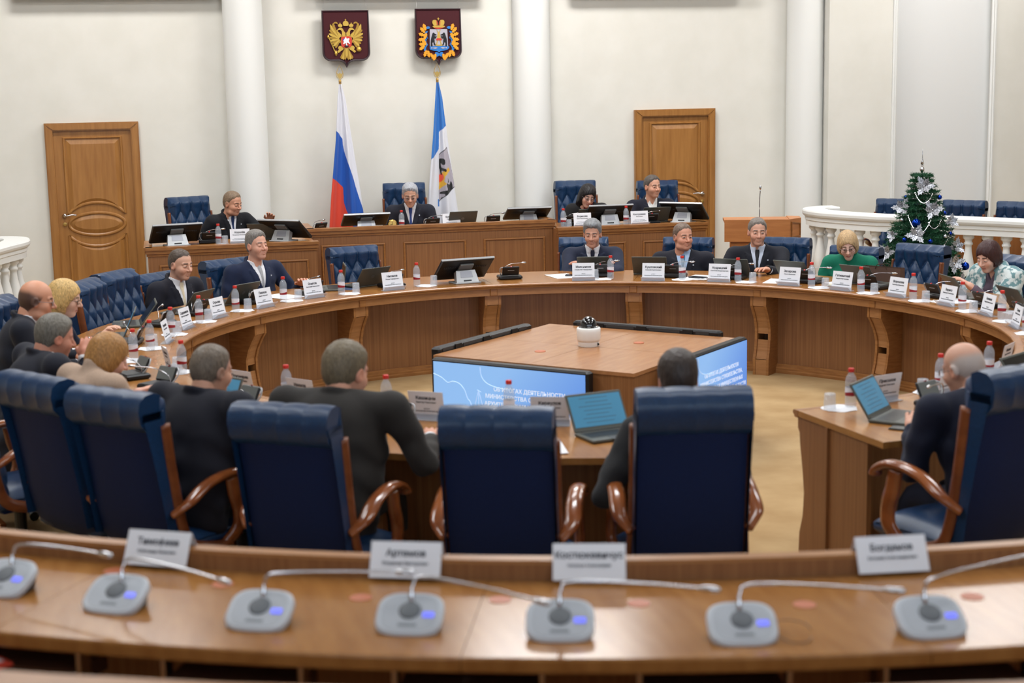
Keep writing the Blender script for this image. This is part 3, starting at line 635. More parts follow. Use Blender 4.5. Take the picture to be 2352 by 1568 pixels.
def desk_mic_kit(tipdx, tipdy):
    """light grey discussion unit of the front desk; user at -y (towards the camera)"""
    k = Kit('microphone_unit'); out = [(.086*np.sign(math.cos(a))*abs(math.cos(a))**.62, .07*np.sign(math.sin(a))*abs(math.sin(a))**.62) for a in [2*math.pi*i/36 for i in range(36)]]
    def slab(z0, z1, s0, s1, b):
        n = len(out); b.add([(p[0]*s0, p[1]*s0, z0) for p in out]+[(p[0]*s1, p[1]*s1, z1) for p in out], [(i, (i+1) % n, (i+1) % n+n, i+n) for i in range(n)]+[tuple(range(n-1, -1, -1)), tuple(range(n, 2*n))])
    TL = Matrix.Translation((0, 0, .034)) @ Matrix.Rotation(R(30), 4, 'X'); tl = lambda b: [tuple(TL @ Vector(p)) for p in b.v]
    b = MB(); n = len(out); b.add([(p[0]*.9, p[1]*.8+.004, 0) for p in out]+[tuple(TL @ Vector((p[0]*1.02, p[1]*1.02, -.006))) for p in out], [(i, (i+1) % n, (i+1) % n+n, i+n) for i in range(n)]+[tuple(range(n-1, -1, -1)), tuple(range(n, 2*n))]); k.add('base', b, M_black)
    b = MB(); slab(-.008, .006, 1.05, 1.05, b); slab(.006, .011, 1.05, .98, b); b.v = tl(b); k.add('shell', b, mat('unit_grey', (200, 204, 210), .42))
    b = MB(); slab(.011, .0122, .88, .88, b); b.v = tl(b); k.add('face_plate', b, mat('unit_grey2', (184, 188, 194), .5))
    b = MB(); b.smooth = True; b.lathe([(.03, .012), (.03, .014), (.024, .016), (.002, .017)], 20, (0, .008, 0)); b.v = tl(b); k.add('speaker', b, mat('speaker_grey', (112, 116, 120), .6))
    b = MB(); b.rbox((.052, -.006, .0135), (.03, .018, .003), .001); b.v = tl(b); k.add('lit_button', b, mat('lit_button', (110, 120, 255), .4, emit=(112, 118, 255), es=1.6))
    b = MB(); b.box((0, -.042, .0126), (.05, .008, .001)); b.v = tl(b); k.add('lettering_plate', b, mat('unit_mark', (130, 134, 140), .5))
    b = MB(); b.smooth = True; pth = spline([(0, .03, .05), (.0, .04, .1), (.03*np.sign(tipdx), .045, .128), (tipdx*.55, tipdy*.5+.03, .135), (tipdx, tipdy, .138)], 6)
    b.tube(pth, .0042, 8, scale=[1.6 if i < 5 else 1. for i in range(len(pth))]); k.add('gooseneck', b, M_chrome)
    d = (pth[-1]-pth[-3]).normalized(); q = d.to_track_quat('Z', 'Y').to_matrix()
    b = MB(); b.smooth = True; b.lathe([(.005, -.01), (.0085, .0), (.009, .03), (.0065, .042), (.002, .045)], 12, tuple(pth[-1]), q); k.sub('microphone_head', b, M_chrome)
    return k
# ---------------------------------------------------------------- people: smooth distance fields turned into one surface
def grid(lo, hi, h):
    ax = [np.arange(lo[i], hi[i]+h, h, dtype=np.float32) for i in range(3)]
    return np.meshgrid(*ax, indexing='ij'), [len(a) for a in ax]
def nets(Fv, lo, h):
    """naive surface nets"""
    s = Fv < 0; nx, ny, nz = Fv.shape
    c = s[:-1, :-1, :-1].astype(np.int8)
    tot = np.zeros((nx-1, ny-1, nz-1), np.int8)
    for i in (0, 1):
        for j in (0, 1):
            for k in (0, 1): tot += s[i:nx-1+i, j:ny-1+j, k:nz-1+k]
    act = (tot > 0) & (tot < 8); I = np.argwhere(act)
    if len(I) == 0: return np.zeros((0, 3)), np.zeros((0, 4), int)
    idx = -np.ones(act.shape, np.int64); idx[act] = np.arange(len(I))
    acc = np.zeros((len(I), 3)); cnt = np.zeros(len(I))
    cor = [(i, j, k) for i in (0, 1) for j in (0, 1) for k in (0, 1)]
    val = {c_: Fv[I[:, 0]+c_[0], I[:, 1]+c_[1], I[:, 2]+c_[2]] for c_ in cor}
    for a in cor:
        for ax in range(3):
            if a[ax] == 0:
                b_ = list(a); b_[ax] = 1; b_ = tuple(b_); va, vb = val[a], val[b_]; m = (va < 0) != (vb < 0)
                t = np.where(m, va/(va-vb+1e-12), 0); p = np.array(a, float)[None].repeat(len(I), 0); p[:, ax] += t
                acc += p*m[:, None]; cnt += m
    V = (I+acc/np.maximum(cnt, 1)[:, None])*h+np.array(lo)
    Q = []
    for ax in range(3):
        o = [(0, 1, 1), (1, 0, 1), (1, 1, 0)][ax]
        sl0 = [slice(1, None) if o[d] else slice(None) for d in range(3)]; 
        A = [slice(1, n-1) if d != ax else slice(0, n-1) for d, n in enumerate((nx, ny, nz))]; B = [slice(1, n-1) if d != ax else slice(1, n) for d, n in enumerate((nx, ny, nz))]
        sa, sb = s[tuple(A)], s[tuple(B)]; E = np.argwhere(sa != sb)
        if len(E) == 0: continue
        fl = sa[E[:, 0], E[:, 1], E[:, 2]]
        P = E.copy()
        for d in range(3):
            if d != ax: P[:, d] += 1
        d1, d2 = [(1, 2), (2, 0), (0, 1)][ax]; e1 = np.eye(3, dtype=int)[d1]; e2 = np.eye(3, dtype=int)[d2]
        g = lambda q: idx[q[:, 0], q[:, 1], q[:, 2]]
        q4 = np.stack([g(P-e1-e2), g(P-e2), g(P), g(P-e1)], 1); q4[~fl] = q4[~fl][:, ::-1]; Q.append(q4)
    Q = np.concatenate(Q); Q = Q[(Q >= 0).all(1)]
    return V, Q
def cap_(P, a, b, ra, rb, sy=1.):
    a = np.asarray(a, float); b = np.asarray(b, float); ba = b-a; X, Y, Z = P
    px, py, pz = X-a[0], Y-a[1], Z-a[2]; t = np.clip((px*ba[0]+py*ba[1]+pz*ba[2])/max(ba@ba, 1e-9), 0, 1)
    dx, dy, dz = px-t*ba[0], (py-t*ba[1])/sy, pz-t*ba[2]
    return (np.sqrt(dx*dx+dy*dy+dz*dz)-(ra+(rb-ra)*t))*(min(1, .5+.5*sy))
def ell_(P, c, r):
    X, Y, Z = P; qx, qy, qz = (X-c[0])/r[0], (Y-c[1])/r[1], (Z-c[2])/r[2]
    k0 = np.sqrt(qx*qx+qy*qy+qz*qz); k1 = np.sqrt((qx/r[0])**2+(qy/r[1])**2+(qz/r[2])**2)
    return k0*(k0-1)/np.maximum(k1, 1e-6)
def smin(a, b, k):
    h = np.clip(.5+.5*(b-a)/k, 0, 1); return b+(a-b)*h-k*h*(1-h)
def smax(a, b, k): return -smin(-a, -b, k)
def np_mesh(name, V, Q, mats, cols=None, mi=None):
    me = bpy.data.meshes.new(name); V = np.asarray(V, np.float32); n, m = len(V), len(Q)
    me.vertices.add(n); me.vertices.foreach_set('co', V.ravel()); me.loops.add(m*4); me.loops.foreach_set('vertex_index', np.asarray(Q, np.int32).ravel())
    me.polygons.add(m); me.polygons.foreach_set('loop_start', np.arange(0, m*4, 4, dtype=np.int32)); me.polygons.foreach_set('use_smooth', np.ones(m, bool))
    if mi is not None: me.polygons.foreach_set('material_index', np.asarray(mi, np.int32))
    me.update(calc_edges=True)
    for x in (mats if isinstance(mats, (list, tuple)) else [mats]): me.materials.append(x)
    if cols is not None:
        ca = me.color_attributes.new('Col', 'FLOAT_COLOR', 'POINT'); c4 = np.ones((n, 4), np.float32); c4[:, :3] = cols; ca.data.foreach_set('color', c4.ravel())
    return me
M_skin = attr_mat('skin', .48)
M_hair = attr_mat('hair', .5, bump=.6, bscale=70, stretch=(1, 1, .18))
M_eye = attr_mat('eye', .15)
def cloth_mat(name, c, c2=None, rough=.85, sc=400, sheen=.04): return noisy(name, c, c2 or tuple(min(255, int(v*1.18+2)) for v in c), nscale=sc, detail=2, rough=rough, sheen=sheen)
def smooth01(x, a, b): t = np.clip((x-a)/(b-a), 0, 1); return t*t*(3-2*t)

def head_fields(P, o):
    X, Y, Z = P; w = o.get('w', 1.); ax = np.abs(X)/w; Q = (ax, Y, Z); fem = o.get('fem', 0)
    sk = smin(ell_(Q, (0, -.012, .036), (.076, .098, .088)), ell_(Q, (0, -.03, -.005), (.066, .078, .075)), .03)
    jw = o.get('jaw', 1.)
    d = smin(sk, ell_(Q, (0, .026, -.045), (.057*jw, .064, .072)), .03)
    d = smin(d, ell_(Q, (0, .058, -.097), (.03*jw, .026, .021)), .022)
    d = smin(d, ell_(Q, (.036, .052, -.03), (.028, .032, .03)), .02)
    if o.get('jowl'): d = smin(d, ell_(Q, (.042, .022, -.085), (.028, .04, .028)), .02)
    d = smin(d, cap_(Q, (.0, .083, .024), (.044, .07, .024), .011*(1-.35*fem), .008), .014)
    d = smax(d, -ell_(Q, (.031, .097, .006), (.019, .018, .012)), .012)
    d = smin(d, ell_(Q, (.031, .0735, .004), (.0165, .014, .0125)), .006)
    nz = o.get('nose', 1.)
    d = smin(d, cap_(Q, (0, .084, .014), (0, .104*1.0+.006*nz, -.027), .008, .0125*nz), .012)
    d = smin(d, ell_(Q, (.0135*nz, .095, -.031), (.009, .011, .008)), .007)
    d = smin(d, cap_(Q, (0, .0885, -.0575), (.02, .0795, -.0595), .0065, .004), .006)
    d = smin(d, cap_(Q, (0, .0875, -.069), (.016, .081, -.067), .0075, .005), .006)
    d = smax(d, -cap_(Q, (0, .097, -.0632), (.023, .086, -.063), .0022, .0018), .004)
    if not fem: d = smax(d, -cap_(Q, (.021, .0915, -.036), (.033, .078, -.064), .0018, .0026), .006); d = smax(d, -cap_(Q, (.02, .0855, -.011), (.042, .0785, -.014), .0012, .0012), .005)
    e = ell_(Q, (.079, -.008, -.006), (.011, .023, .033)); e = smax(e, -ell_(Q, (.09, -.002, -.003), (.008, .013, .02)), .006)
    d = smin(d, e, .008)
    nk = o.get('neck', .053 if not fem else .047); d = smin(d, cap_(P, (0, -.028, -.07), (0, -.05, -.22), nk, nk*1.08), .025)
    return d, sk
def hair_field(P, sk, d, o):
    X, Y, Z = P; st = o.get('hair'); th = o.get('th', .011); ax = np.abs(X); rc = o.get('recede', 0.)
    zl = np.interp(Y+rc, [-.11, -.06, -.035, -.012, .012, .034, .055, .075], [-.088, -.083, -.055, -.03, -.012, .03, .066, .082])
    zl = zl+.004*np.sin(X*150+Y*60)+.003*np.sin(X*61+1.7)+.06*np.clip(ax-.045, 0, 1)*smooth01(Y, .03, .06)
    if st in ('short', 'buzz', 'parted'):
        t = th*(.55+.75*smooth01(Z, -.02, .1))*(.12+.88*smooth01(Z-zl, .0, .035))
        if st == 'parted': t = t+.010*smooth01(Z, .05, .12)*(1-.35*smooth01(X, -.02, -.06))
        h = smax(sk-t, (zl-Z)*.8, .008)
        if o.get('quiff'): h = smin(h, ell_(P, (.0, .055, .098), (.05, .035, .022)), .02)
    elif st == 'ring':      # bald crown with hair round the sides
        zb = o.get('crown', .045)-.35*(Y+.05)*(Y > -.05); h = smax(smax(sk-th*.75*smooth01(Z-zl, 0., .03)*smooth01(zb-Z, 0., .03), (zl-Z)*.8, .008), (Z-zb)*.8, .012); h = smax(h, -(ax-.02), .01) if o.get('gap') else h
    elif st == 'bob':
        L = o.get('len', -.095); out = smin(ell_(P, (0, -.016, .034), (.089, .110, .1)), ell_(P, (0, -.026, -.035), (.093, .095, .085)), .04)
        if L < -.12: out = smin(out, ell_(P, (0, -.06, -.12), (.085, .055, .12)), .04)
        h = smax(out, (L-Z), .015)
        fc = np.sqrt((X/.068)**2+((Z+.06)/(.115+o.get('fr', 0.)))**2)-1; h = smax(h, np.minimum(-fc*.06, Y-.03), .010)
        h = smax(h, -(d+.004), .004)
    if o.get('side'): # swept long locks on one side
        s = o['side']; h = smin(h, ell_(P, (s*.072, .03, -.03), (.028, .05, .075)), .02)
    return h
def make_head(o, h=.0042):
    lo, hi = (-.105, -.135, -.2), (.105, .13, .145)
    P, _ = grid(lo, hi, h); d, sk = head_fields(P, o); V, Q = nets(d, lo, h)
    skin = np.array(lin(o.get('skin', (214, 164, 138)))); hc = np.array(lin(o['hc']))
    x, y, z = V.T; ax = np.abs(x)/o.get('w', 1.); C = np.tile(skin, (len(V), 1))
    def blend(m, c): C[:] = C*(1-m[:, None])+np.array(c)*m[:, None]
    blend(.35*np.exp(-(((ax-.042)/.022)**2+((z+.03)/.022)**2+((y-.07)/.05)**2)), skin*np.array([1.12, .78, .72]))
    blend(.4*np.exp(-((ax/.016)**2+((z+.025)/.014)**2+((y-.11)/.02)**2)), skin*np.array([1.1, .8, .74]))
    blend(.5*smooth01(ax, .074, .082), skin*np.array([1.08, .8, .75]))
    lip = np.exp(-(((z+.0635)/.0085)**4))*smooth01(-ax, -.026, -.018)*smooth01(y, .076, .084)
    blend((.75 if o.get('fem') else .5)*lip, lin((176, 92, 88)) if o.get('fem') else skin*np.array([.85, .58, .55]))
    br = np.exp(-(((z-.027-.15*(.03-np.abs(ax-.03))*0)/.0056)**4))*smooth01(-ax, -.052, -.045)*smooth01(ax, .009, .015)*smooth01(y, .05, .062)
    blend(.9*br, np.array(lin(o.get('brow', tuple(int(v*.52) for v in o['hc'])))))
    blend(.65*np.exp(-(((z+.0632)/.0022)**2))*smooth01(-ax, -.025, -.019)*smooth01(y, .072, .08), skin*np.array([.35, .2, .18]))  # shade of the mouth crease painted into the skin colour
    blend(.3*smooth01(-z, .045, .06)*smooth01(y, .02, .05)*(0 if o.get('fem') else 1), skin*np.array([.86, .86, .9]))
    if o.get('fade'):      # cropped hair on the scalp itself
        zl = np.interp(y+o.get('recede', 0.), [-.11, -.06, -.035, -.012, .012, .034, .055, .075], [-.09, -.086, -.06, -.034, -.016, .028, .064, .08]); blend(o['fade']*smooth01(z-zl, -.006, .012)*(smooth01(-(z+.35*np.maximum(y+.05, 0)), -(o['crown']+.02), -(o['crown']-.02)) if o.get('crown') else 1.), hc)
    hv = None
    if o.get('hair'):
        lo2, hi2 = (-.13, -.16, -.3 if o.get('len', 0) < -.12 else -.16), (.13, .13, .165)
        P2, _ = grid(lo2, hi2, h*1.15); d2, sk2 = head_fields(P2, o); hf = hair_field(P2, sk2, d2, o)
        xx, yy, zz = P2; hf = hf+.0010*np.sin(xx*170+np.sin(yy*60)*2+zz*35)*np.sin(yy*95+zz*50)+.0008*np.sin(xx*320+yy*140)*np.sin(zz*150+yy*60)
        HV, HQ = nets(hf, lo2, h*1.15); HC = np.tile(hc, (len(HV), 1)); g = .9+.2*np.random.rand(len(HV))*(.6+.4*np.sin(HV[:, 0]*140+HV[:, 2]*30)); HC *= g[:, None]
        if o.get('hc2') is not None: m = smooth01(HV[:, 2], .0, .09)[:, None]; HC = HC*(m)+np.array(lin(o['hc2']))*(1-m)
        hv = (HV, HQ, HC)
    # eyes
    ev = None; es = o.get('eyes', 'open'); w = o.get('w', 1.)
    if es != 'none':
        eb = []; ef = []; ec = []
        for s in (-1, 1):
            n, m = 16, 9; o_ = len(eb); op = {'open': .66, 'down': .45, 'closed': .2, 'squint': .54}[es]; cz = {'open': .0055, 'squint': .0045, 'down': .001, 'closed': -.001}[es]
            for i in range(m):
                for j in range(n):
                    rr = i/(m-1); a = 2*math.pi*j/n; u = rr*math.cos(a); v = rr*math.sin(a)
                    ex = .0135*u; ez = .0072*op*v*(1-.25*u*u); ey = .0912-.0045*rr*rr-.06*abs(0)-.0035*(u*s > 0)*abs(u)
                    eb.append(((s*.0315+ex)*w, ey, cz+ez))
                    ir = math.hypot(ex-o.get('gaze', 0.), ez*1.0-.0004); 
                    ec.append(lin((28, 18, 14)) if (ir < .0058 or es == 'closed' or v*op > .82) else ((.36, .34, .32) if es != 'closed' else tuple(skin*.6)))
            for i in range(m-1):
                for j in range(n): ef.append((o_+i*n+j, o_+i*n+(j+1) % n, o_+(i+1)*n+(j+1) % n, o_+(i+1)*n+j))
        ev = (np.array(eb), np.array(ef), np.array(ec))
    return (V, Q, C), hv, ev
def make_hand(side, curl=.35, spread=1., fist=False):
    """local: y along fingers, z back of hand, thumb on the -side*x... returns V,Q"""
    lo, hi, h = (-.085, -.05, -.09), (.085, .205, .04), .0046; P, _ = grid(lo, hi, h)
    d = ell_(P, (0, .047, 0), (.041, .056, .0155)); d = smin(d, cap_(P, (0, -.045, -.002), (0, .02, 0), .025, .027, 1.), .02)
    L = [.058, .07, .075, .066] ; XS = [-.031, -.0105, .0105, .03]; c = 1.25 if fist else curl
    for i in range(4):
        x = XS[i]*side; l = L[i] if side > 0 else L[i]
        a0 = .55*c; p0 = np.array((x, .088-.006*abs(i-1.5), .0)); p1 = p0+l*.52*np.array((.12*spread*(i-1.5)*side, math.cos(a0), -math.sin(a0))); a1 = a0+1.0*c
        p2 = p1+l*.36*np.array((.02, math.cos(a1), -math.sin(a1))); a2 = a1+.8*c; p3 = p2+l*.28*np.array((0, math.cos(a2), -math.sin(a2)))
        f = smin(smin(cap_(P, p0*[1, .8, 1], p1, .0095, .0088), cap_(P, p1, p2, .0086, .0078), .003), cap_(P, p2, p3, .0077, .0066), .003); d = smin(d, f, .0045)
    t0 = np.array((.03*side, .015, -.004)); t1 = np.array((.055*side, .05, -.016)); t2 = np.array((.056*side, .088, -.022)) if not fist else np.array((.03*side, .08, -.035))
    d = smin(d, smin(cap_(P, t0, t1, .0145, .011), cap_(P, t1, t2, .0105, .008), .004), .008)
    return nets(d, lo, h)
def ik(S, W, l1, l2, hint):
    S, W, hint = map(np.array, (S, W, hint)); D = W-S; L = np.linalg.norm(D); L2 = min(L, (l1+l2)*.995); u = D/L; W = S+u*L2
    a = (l1*l1-l2*l2+L2*L2)/(2*L2); hgt = math.sqrt(max(l1*l1-a*a, 0)); v = hint-u*(hint@u); v /= np.linalg.norm(v)
    return S+u*a+v*hgt, W
HANDS = {}
def person(H, face, label, head, suit, shirt=(232, 232, 236), tie=None, hyaw=0., hpitch=0., hroll=0., lean=.12, hx=0., armR=None, armL=None, style='suit', cz=.0, broad=1., fine=False, glasses=None, tie2=None, badge=True, group=None, detail=.0088, handR=.35, handL=.35, watch=False, hide_legs=False, patt=None, belly=0., zseat=None, tilt=0., lowcut=0., shrug=0.):
    """H: world point of the head's centre, face: rz of the body (local +y forward)"""
    H = Vector(H); hy = lean; q = Matrix.Rotation(face, 3, 'Z'); org = Vector((H.x, H.y, 0))-q @ Vector((hx, hy, 0))
    t = thing('person', org, face, label, 'person', group); hz = H.z
    zp = zseat if zseat is not None else max(.4, hz-.66); Hd = np.array((hx, hy, hz))
    hp = R(hpitch)
    N = Hd+np.array((-hx*.25, -.05-.10*max(0, math.sin(hp)), -.15+.15*max(0, math.sin(hp))+shrug*.4)); S = N+np.array((-hx*.3, -.012, -.045)); pel = np.array((0, -.02, zp+.06))
    bw = .185*broad; rollz = math.sin(R(tilt))*.16
    SJ = {s: S+np.array((s*bw, .0, -.018+shrug*.6+s*rollz)) for s in (-1, 1)}
    arms = {}
    for s, tgt in ((1, armR), (-1, armL)):
        if tgt is None: tgt = (s*.16, hy+.2, .79)
        if tgt == 'down': tgt = (s*.17, hy+.16, min(zp+.2, .62))
        hint = (s*.42, -.35, -.75)
        if len(tgt) > 3: hint = tgt[3]; tgt = tgt[:3]
        E_, W_ = ik(SJ[s], tgt, .285, .25, hint); arms[s] = (E_, W_)
    chest = S*.62+pel*.38
    def torso(P, off=0.):
        d = cap_(P, pel, chest+np.array((0, .012, .02)), .158*broad*.96+off, .165*broad+off, .66)
        d = smin(d, cap_(P, SJ[-1]*[.86, 1, 1]+[0, 0, -.012], SJ[1]*[.86, 1, 1]+[0, 0, -.012], .062+off, .062+off), .055)
        if belly: d = smin(d, ell_(P, pel+[0, .09, .12], (.13, .1*belly, .15)), .06)
        if head.get('fem'): d = smin(d, ell_((np.abs(P[0]), P[1], P[2]), chest+[.075, .085, .02], (.075+off, .06+off, .075+off)), .04)
        for s in (-1, 1): d = smin(d, cap_(P, N+[s*.03, -.012, -.014], SJ[s]+[-s*.03, 0, .006], .045+off, .056+off), .03)
        return d
    def sleeves(P, off=0., end=1.):
        d = None
        for s in (-1, 1):
            E_, W_ = arms[s]; W2 = E_+(W_-E_)*end
            a = smin(cap_(P, SJ[s], E_, .064+off, .052+off), cap_(P, E_, W2, .053+off, .036+off), .02); d = a if d is None else np.minimum(d, a)
        return d
    pts = np.array([S, pel, chest]+[SJ[s] for s in (-1, 1)]+[p for s in (-1, 1) for p in arms[s]]); lo = pts.min(0)-.2; hi = pts.max(0)+.17; lo[2] = zp-.08
    h = detail; P, _ = grid(lo, hi, h); X, Y, Z = P
    dt = torso(P); ds = sleeves(P, .006 if style == 'suit' else .002, .97)
    d = smin(dt, ds, .035)
    # soft folds
    d = d+(.0042*np.sin(Z*46+X*22+np.sin(X*30)*1.3)+.003*np.sin(Z*31-X*47+Y*38))*smooth01(-Z, -(S[2]-.02), -(S[2]-.14))
    d = np.maximum(d, (zp-.04)-Z)
    zb = N[2]-.24-lowcut; zc = N[2]+.0
    if style == 'suit':
        wv = np.clip((Z-zb)/(zc-zb), 0, 1.2)*.062; cut = np.maximum(np.abs(X-hx*.4)-wv, -(Y-(S[1]-.0))); cut = np.maximum(cut, zb-Z)
        lap = np.maximum(np.abs(np.abs(X-hx*.4)-wv-.026)-.026, np.maximum(zb-Z, Z-(N[2]-.035)+np.abs(np.abs(X-hx*.4)-wv-.05)*.6)); lap = np.maximum(lap, -(Y-S[1]))
        d = smin(d, np.maximum(d-.009, lap), .002)
        # collar behind the neck
        rr = np.sqrt((X-N[0])**2+(Y-N[1]+.006)**2)-.069; zz = Z-(N[2]+.008)+.42*(Y-N[1]); col = np.sqrt(rr**2+(zz*.6)**2)-.012
        d = smin(d, col, .012); d = smax(d, -cut, .003)
        d = smax(d, -cap_(P, N+[0, .0, -.01], N+[0, -.0, .14], .058, .062), .006)
    elif style == 'sweater':
        rr = np.sqrt((X-N[0])**2+(Y-N[1])**2); col = cap_(P, N+[0, -.004, -.03], N+[0, .012, .045], .066, .058); d = smin(d, col, .025)
    elif style == 'open':
        col = cap_(P, N+[0, -.01, -.05], N+[0, -.004, .0], .072, .066); d = smin(d, col, .025); 
        cut = np.maximum(np.abs(X)-np.clip((Z-(N[2]-.1-lowcut))/.1, 0, 1.4)*.05, -(Y-S[1]-.02)); d = smax(d, -np.maximum(cut, (N[2]-.1-lowcut)-Z), .004)
    V, Q = nets(d, lo, h)
    if not isinstance(suit, bpy.types.Material) and style == 'suit': suit = tuple(int(v*.66) for v in suit)
    sm = suit if isinstance(suit, bpy.types.Material) else cloth_mat('cloth_%d_%d_%d' % suit, suit)
    cname = {'suit': 'jacket', 'sweater': 'sweater', 'open': 'top'}[style]
    # body: head, neck, chest, arms and hands in one mesh
    (hV, hQ, hC), hair, eye = make_head(head, .0038 if fine else .0048)
    RT = np.array(Matrix.Rotation(R(hyaw), 3, 'Z') @ Matrix.Rotation(-hp, 3, 'X') @ Matrix.Rotation(R(hroll), 3, 'Y'))
    tohead = lambda A: A @ RT.T+Hd
    hs = head.get('size', .955); BV, BQ, BC = [tohead(hV*hs)], [hQ], [hC]; n0 = len(hV); skin = np.array(lin(head.get('skin', (214, 164, 138))))
    lo3 = lo+.03; P3, _ = grid(lo+.02, hi-.02, .014); d3 = smin(torso(P3, -.02), sleeves(P3, -.014, 1.), .03); d3 = smin(d3, cap_(P3, S, N+[0, .01, .05], .055, .052), .03); d3 = np.maximum(d3, (zp-.02)-P3[2]); v3, q3 = nets(d3, lo+.02, .014)
    BV.append(v3); BQ.append(q3+n0); BC.append(np.tile(skin, (len(v3), 1))); n0 += len(v3)
    for s, cu in ((1, handR), (-1, handL)):
        if cu is None: continue
        E_, W_ = arms[s]; fist = cu >= 1
        key = (s, cu); 
        if key not in HANDS: HANDS[key] = make_hand(-s, min(cu, 1.), 1., fist)
        v, qd = HANDS[key]; fd_ = W_-E_; fd_ /= np.linalg.norm(fd_); yv = fd_.copy()
        if W_[2] < .9 and not fist: yv[2] = max(yv[2], -.12); yv[0] -= s*.15
        yv /= np.linalg.norm(yv); upv = np.array((0, 0, 1.)) if W_[2] < .95 else np.array((s*.6, -.5, .3)); xv = np.cross(yv, upv); xv /= np.linalg.norm(xv); zv = np.cross(xv, yv)
        M3 = np.stack([xv, yv, zv], 1); vv = v @ M3.T+W_+yv*.02; BV.append(vv); BQ.append(qd+n0); BC.append(np.tile(skin*np.array([1.0, .93, .9]), (len(vv), 1))); n0 += len(vv)
    body = link('body', np_mesh('body', np.concatenate(BV), np.concatenate(BQ), M_skin, np.concatenate(BC)), t)
    if hair is not None: link('hair', np_mesh('hair', tohead(hair[0]*hs), hair[1], M_hair, hair[2]), t)
    if eye is not None: link('eyes', np_mesh('eyes', tohead(eye[0]*hs), eye[1], M_eye, eye[2]), t)
    jk = link(cname, np_mesh(cname, V, Q, sm), t)
    def front(x, z, off):
        y = np.linspace(S[1]-.02, S[1]+.32, 240); p = (np.full_like(y, x), y, np.full_like(y, z)); v_ = np.minimum(torso(p, -.009), cap_(p, N+[0, -.0, -.04], N+[0, .002, .03], .062, .058)); k_ = np.where(v_ < 0)[0]
        return (y[k_[-1]] if len(k_) else S[1]+.05)+off
    if style == 'suit':
        lo4 = np.array((-.14+S[0], S[1]-.12, N[2]-.32)); hi4 = np.array((.14+S[0], S[1]+.26, N[2]+.08)); P4, _ = grid(lo4, hi4, .007)
        d4 = torso(P4, -.009); X4, Y4, Z4 = P4
        ta = np.clip((Z4-(N[2]-.02))/.05, 0, 1)
        d4 = smin(d4, cap_(P4, N+[0, -.0, -.04], N+[0, .002, .012], .062, .058), .02)
        rr = np.sqrt((X4-N[0])**2+(Y4-N[1]-.004)**2)-.0605; zc4 = N[2]+.016-.34*(Y4-N[1]); band = np.maximum(np.abs(rr)-.0045, np.abs(Z4-zc4)-.02)
        # collar wings open at the front
        wing = np.abs(X4-N[0])*1.1; band2 = np.maximum(np.abs(rr+.002)-.007, np.abs(Z4-(zc4-.012))-.018-wing*.12)
        op = np.maximum(.010+np.clip((N[2]+.0-Z4), 0, .1)*.35+(.018 if tie is None else 0)*smooth01(Z4, N[2]-.05, N[2]+.03)-np.abs(X4-N[0]), -(Y4-N[1])); band2 = np.maximum(band2, op); band = np.maximum(band, op)
        d4 = np.minimum(d4, np.minimum(band, band2)); d4 = smax(d4, -cap_(P4, N+[0, .004, .005], N+[0, .01, .14], .053, .056), .003); d4 = np.maximum(d4, np.where(Z4 < N[2]-.012, (S[1]+.005)-Y4, d4))
        if tie is None: d4 = smax(d4, -np.maximum(np.maximum(np.abs(X4-N[0])-np.clip((Z4-(N[2]-.05))*.45, 0, .03), (N[2]-.05)-Z4), -(Y4-N[1])), .003)
        v4, q4 = nets(d4, lo4, .007); link('shirt', np_mesh('shirt', v4, q4, cloth_mat('shirt_%d_%d_%d' % shirt, shirt, tuple(max(0, v-6) for v in shirt), .8)), t)
    if tie is not None:
        m = tie if isinstance(tie, bpy.types.Material) else cloth_mat('tie_%d_%d_%d' % tie, tie, rough=.55)
        b = MB(); b.smooth = True; zs = np.linspace(N[2]-.012, zb-.1, 14); rows = []
        for i, z in enumerate(zs):
            hw = [.017, .019, .017, .0125][i] if i < 4 else .0125+.02*(i-3)/10
            yy = front(N[0], z, .012 if i < 4 else .006); rows.append([(N[0]+hw*u, yy-.010*abs(u)**2, z) for u in (-1, -.5, 0, .5, 1)])
        b.add([p for r_ in rows for p in r_], sub_rows(len(rows), 5)); rows2 = [[(p[0], p[1]-.006, p[2]) for p in r_] for r_ in rows]; b.add([p for r_ in rows2 for p in r_], sub_rows(len(rows), 5)); b.obj('tie', m, t, fix=False)
    if style == 'suit' and badge:
        x = -.092+hx*.4; z = N[2]-.1; yy = np.linspace(S[1], S[1]+.3, 300); p = (np.full_like(yy, x), yy, np.full_like(yy, z)); k_ = np.where(torso(p) < 0)[0]; y0 = yy[k_[-1]] if len(k_) else S[1]+.1
        MB().box((x, y0+.009, z), (.011, .004, .011), .3).obj('lapel_badge', mat('badge', (210, 214, 226), .3), t)
    if glasses:
        b = MB(); gm = mat('frame_'+glasses, {'metal': (150, 150, 156), 'dark': (40, 36, 36)}[glasses], .3, metal=.6 if glasses == 'metal' else 0); w_ = head.get('w', 1.)
        for s in (-1, 1):
            ring = [(s*.034*w_+.0225*np.sign(math.cos(a))*abs(math.cos(a))**.8, .1-.004*abs(math.cos(a)), -.001+.0165*np.sign(math.sin(a))*abs(math.sin(a))**.8) for a in [2*math.pi*i/20 for i in range(20)]]
            b.tube(ring, .0013, 5, up=(0, 1, 0), closed=True); b.tube([(s*.056*w_, .097, .004), (s*.078*w_, .06, .006), (s*.082*w_, .0, .004)], .0014, 5)
        b.tube([(-.0115, .1, .002), (0, .104, .004), (.0115, .1, .002)], .0013, 5); A = tohead(np.array(b.v)*hs); b.v = [tuple(p) for p in A]; b.obj('glasses', gm, t)
        b = MB()
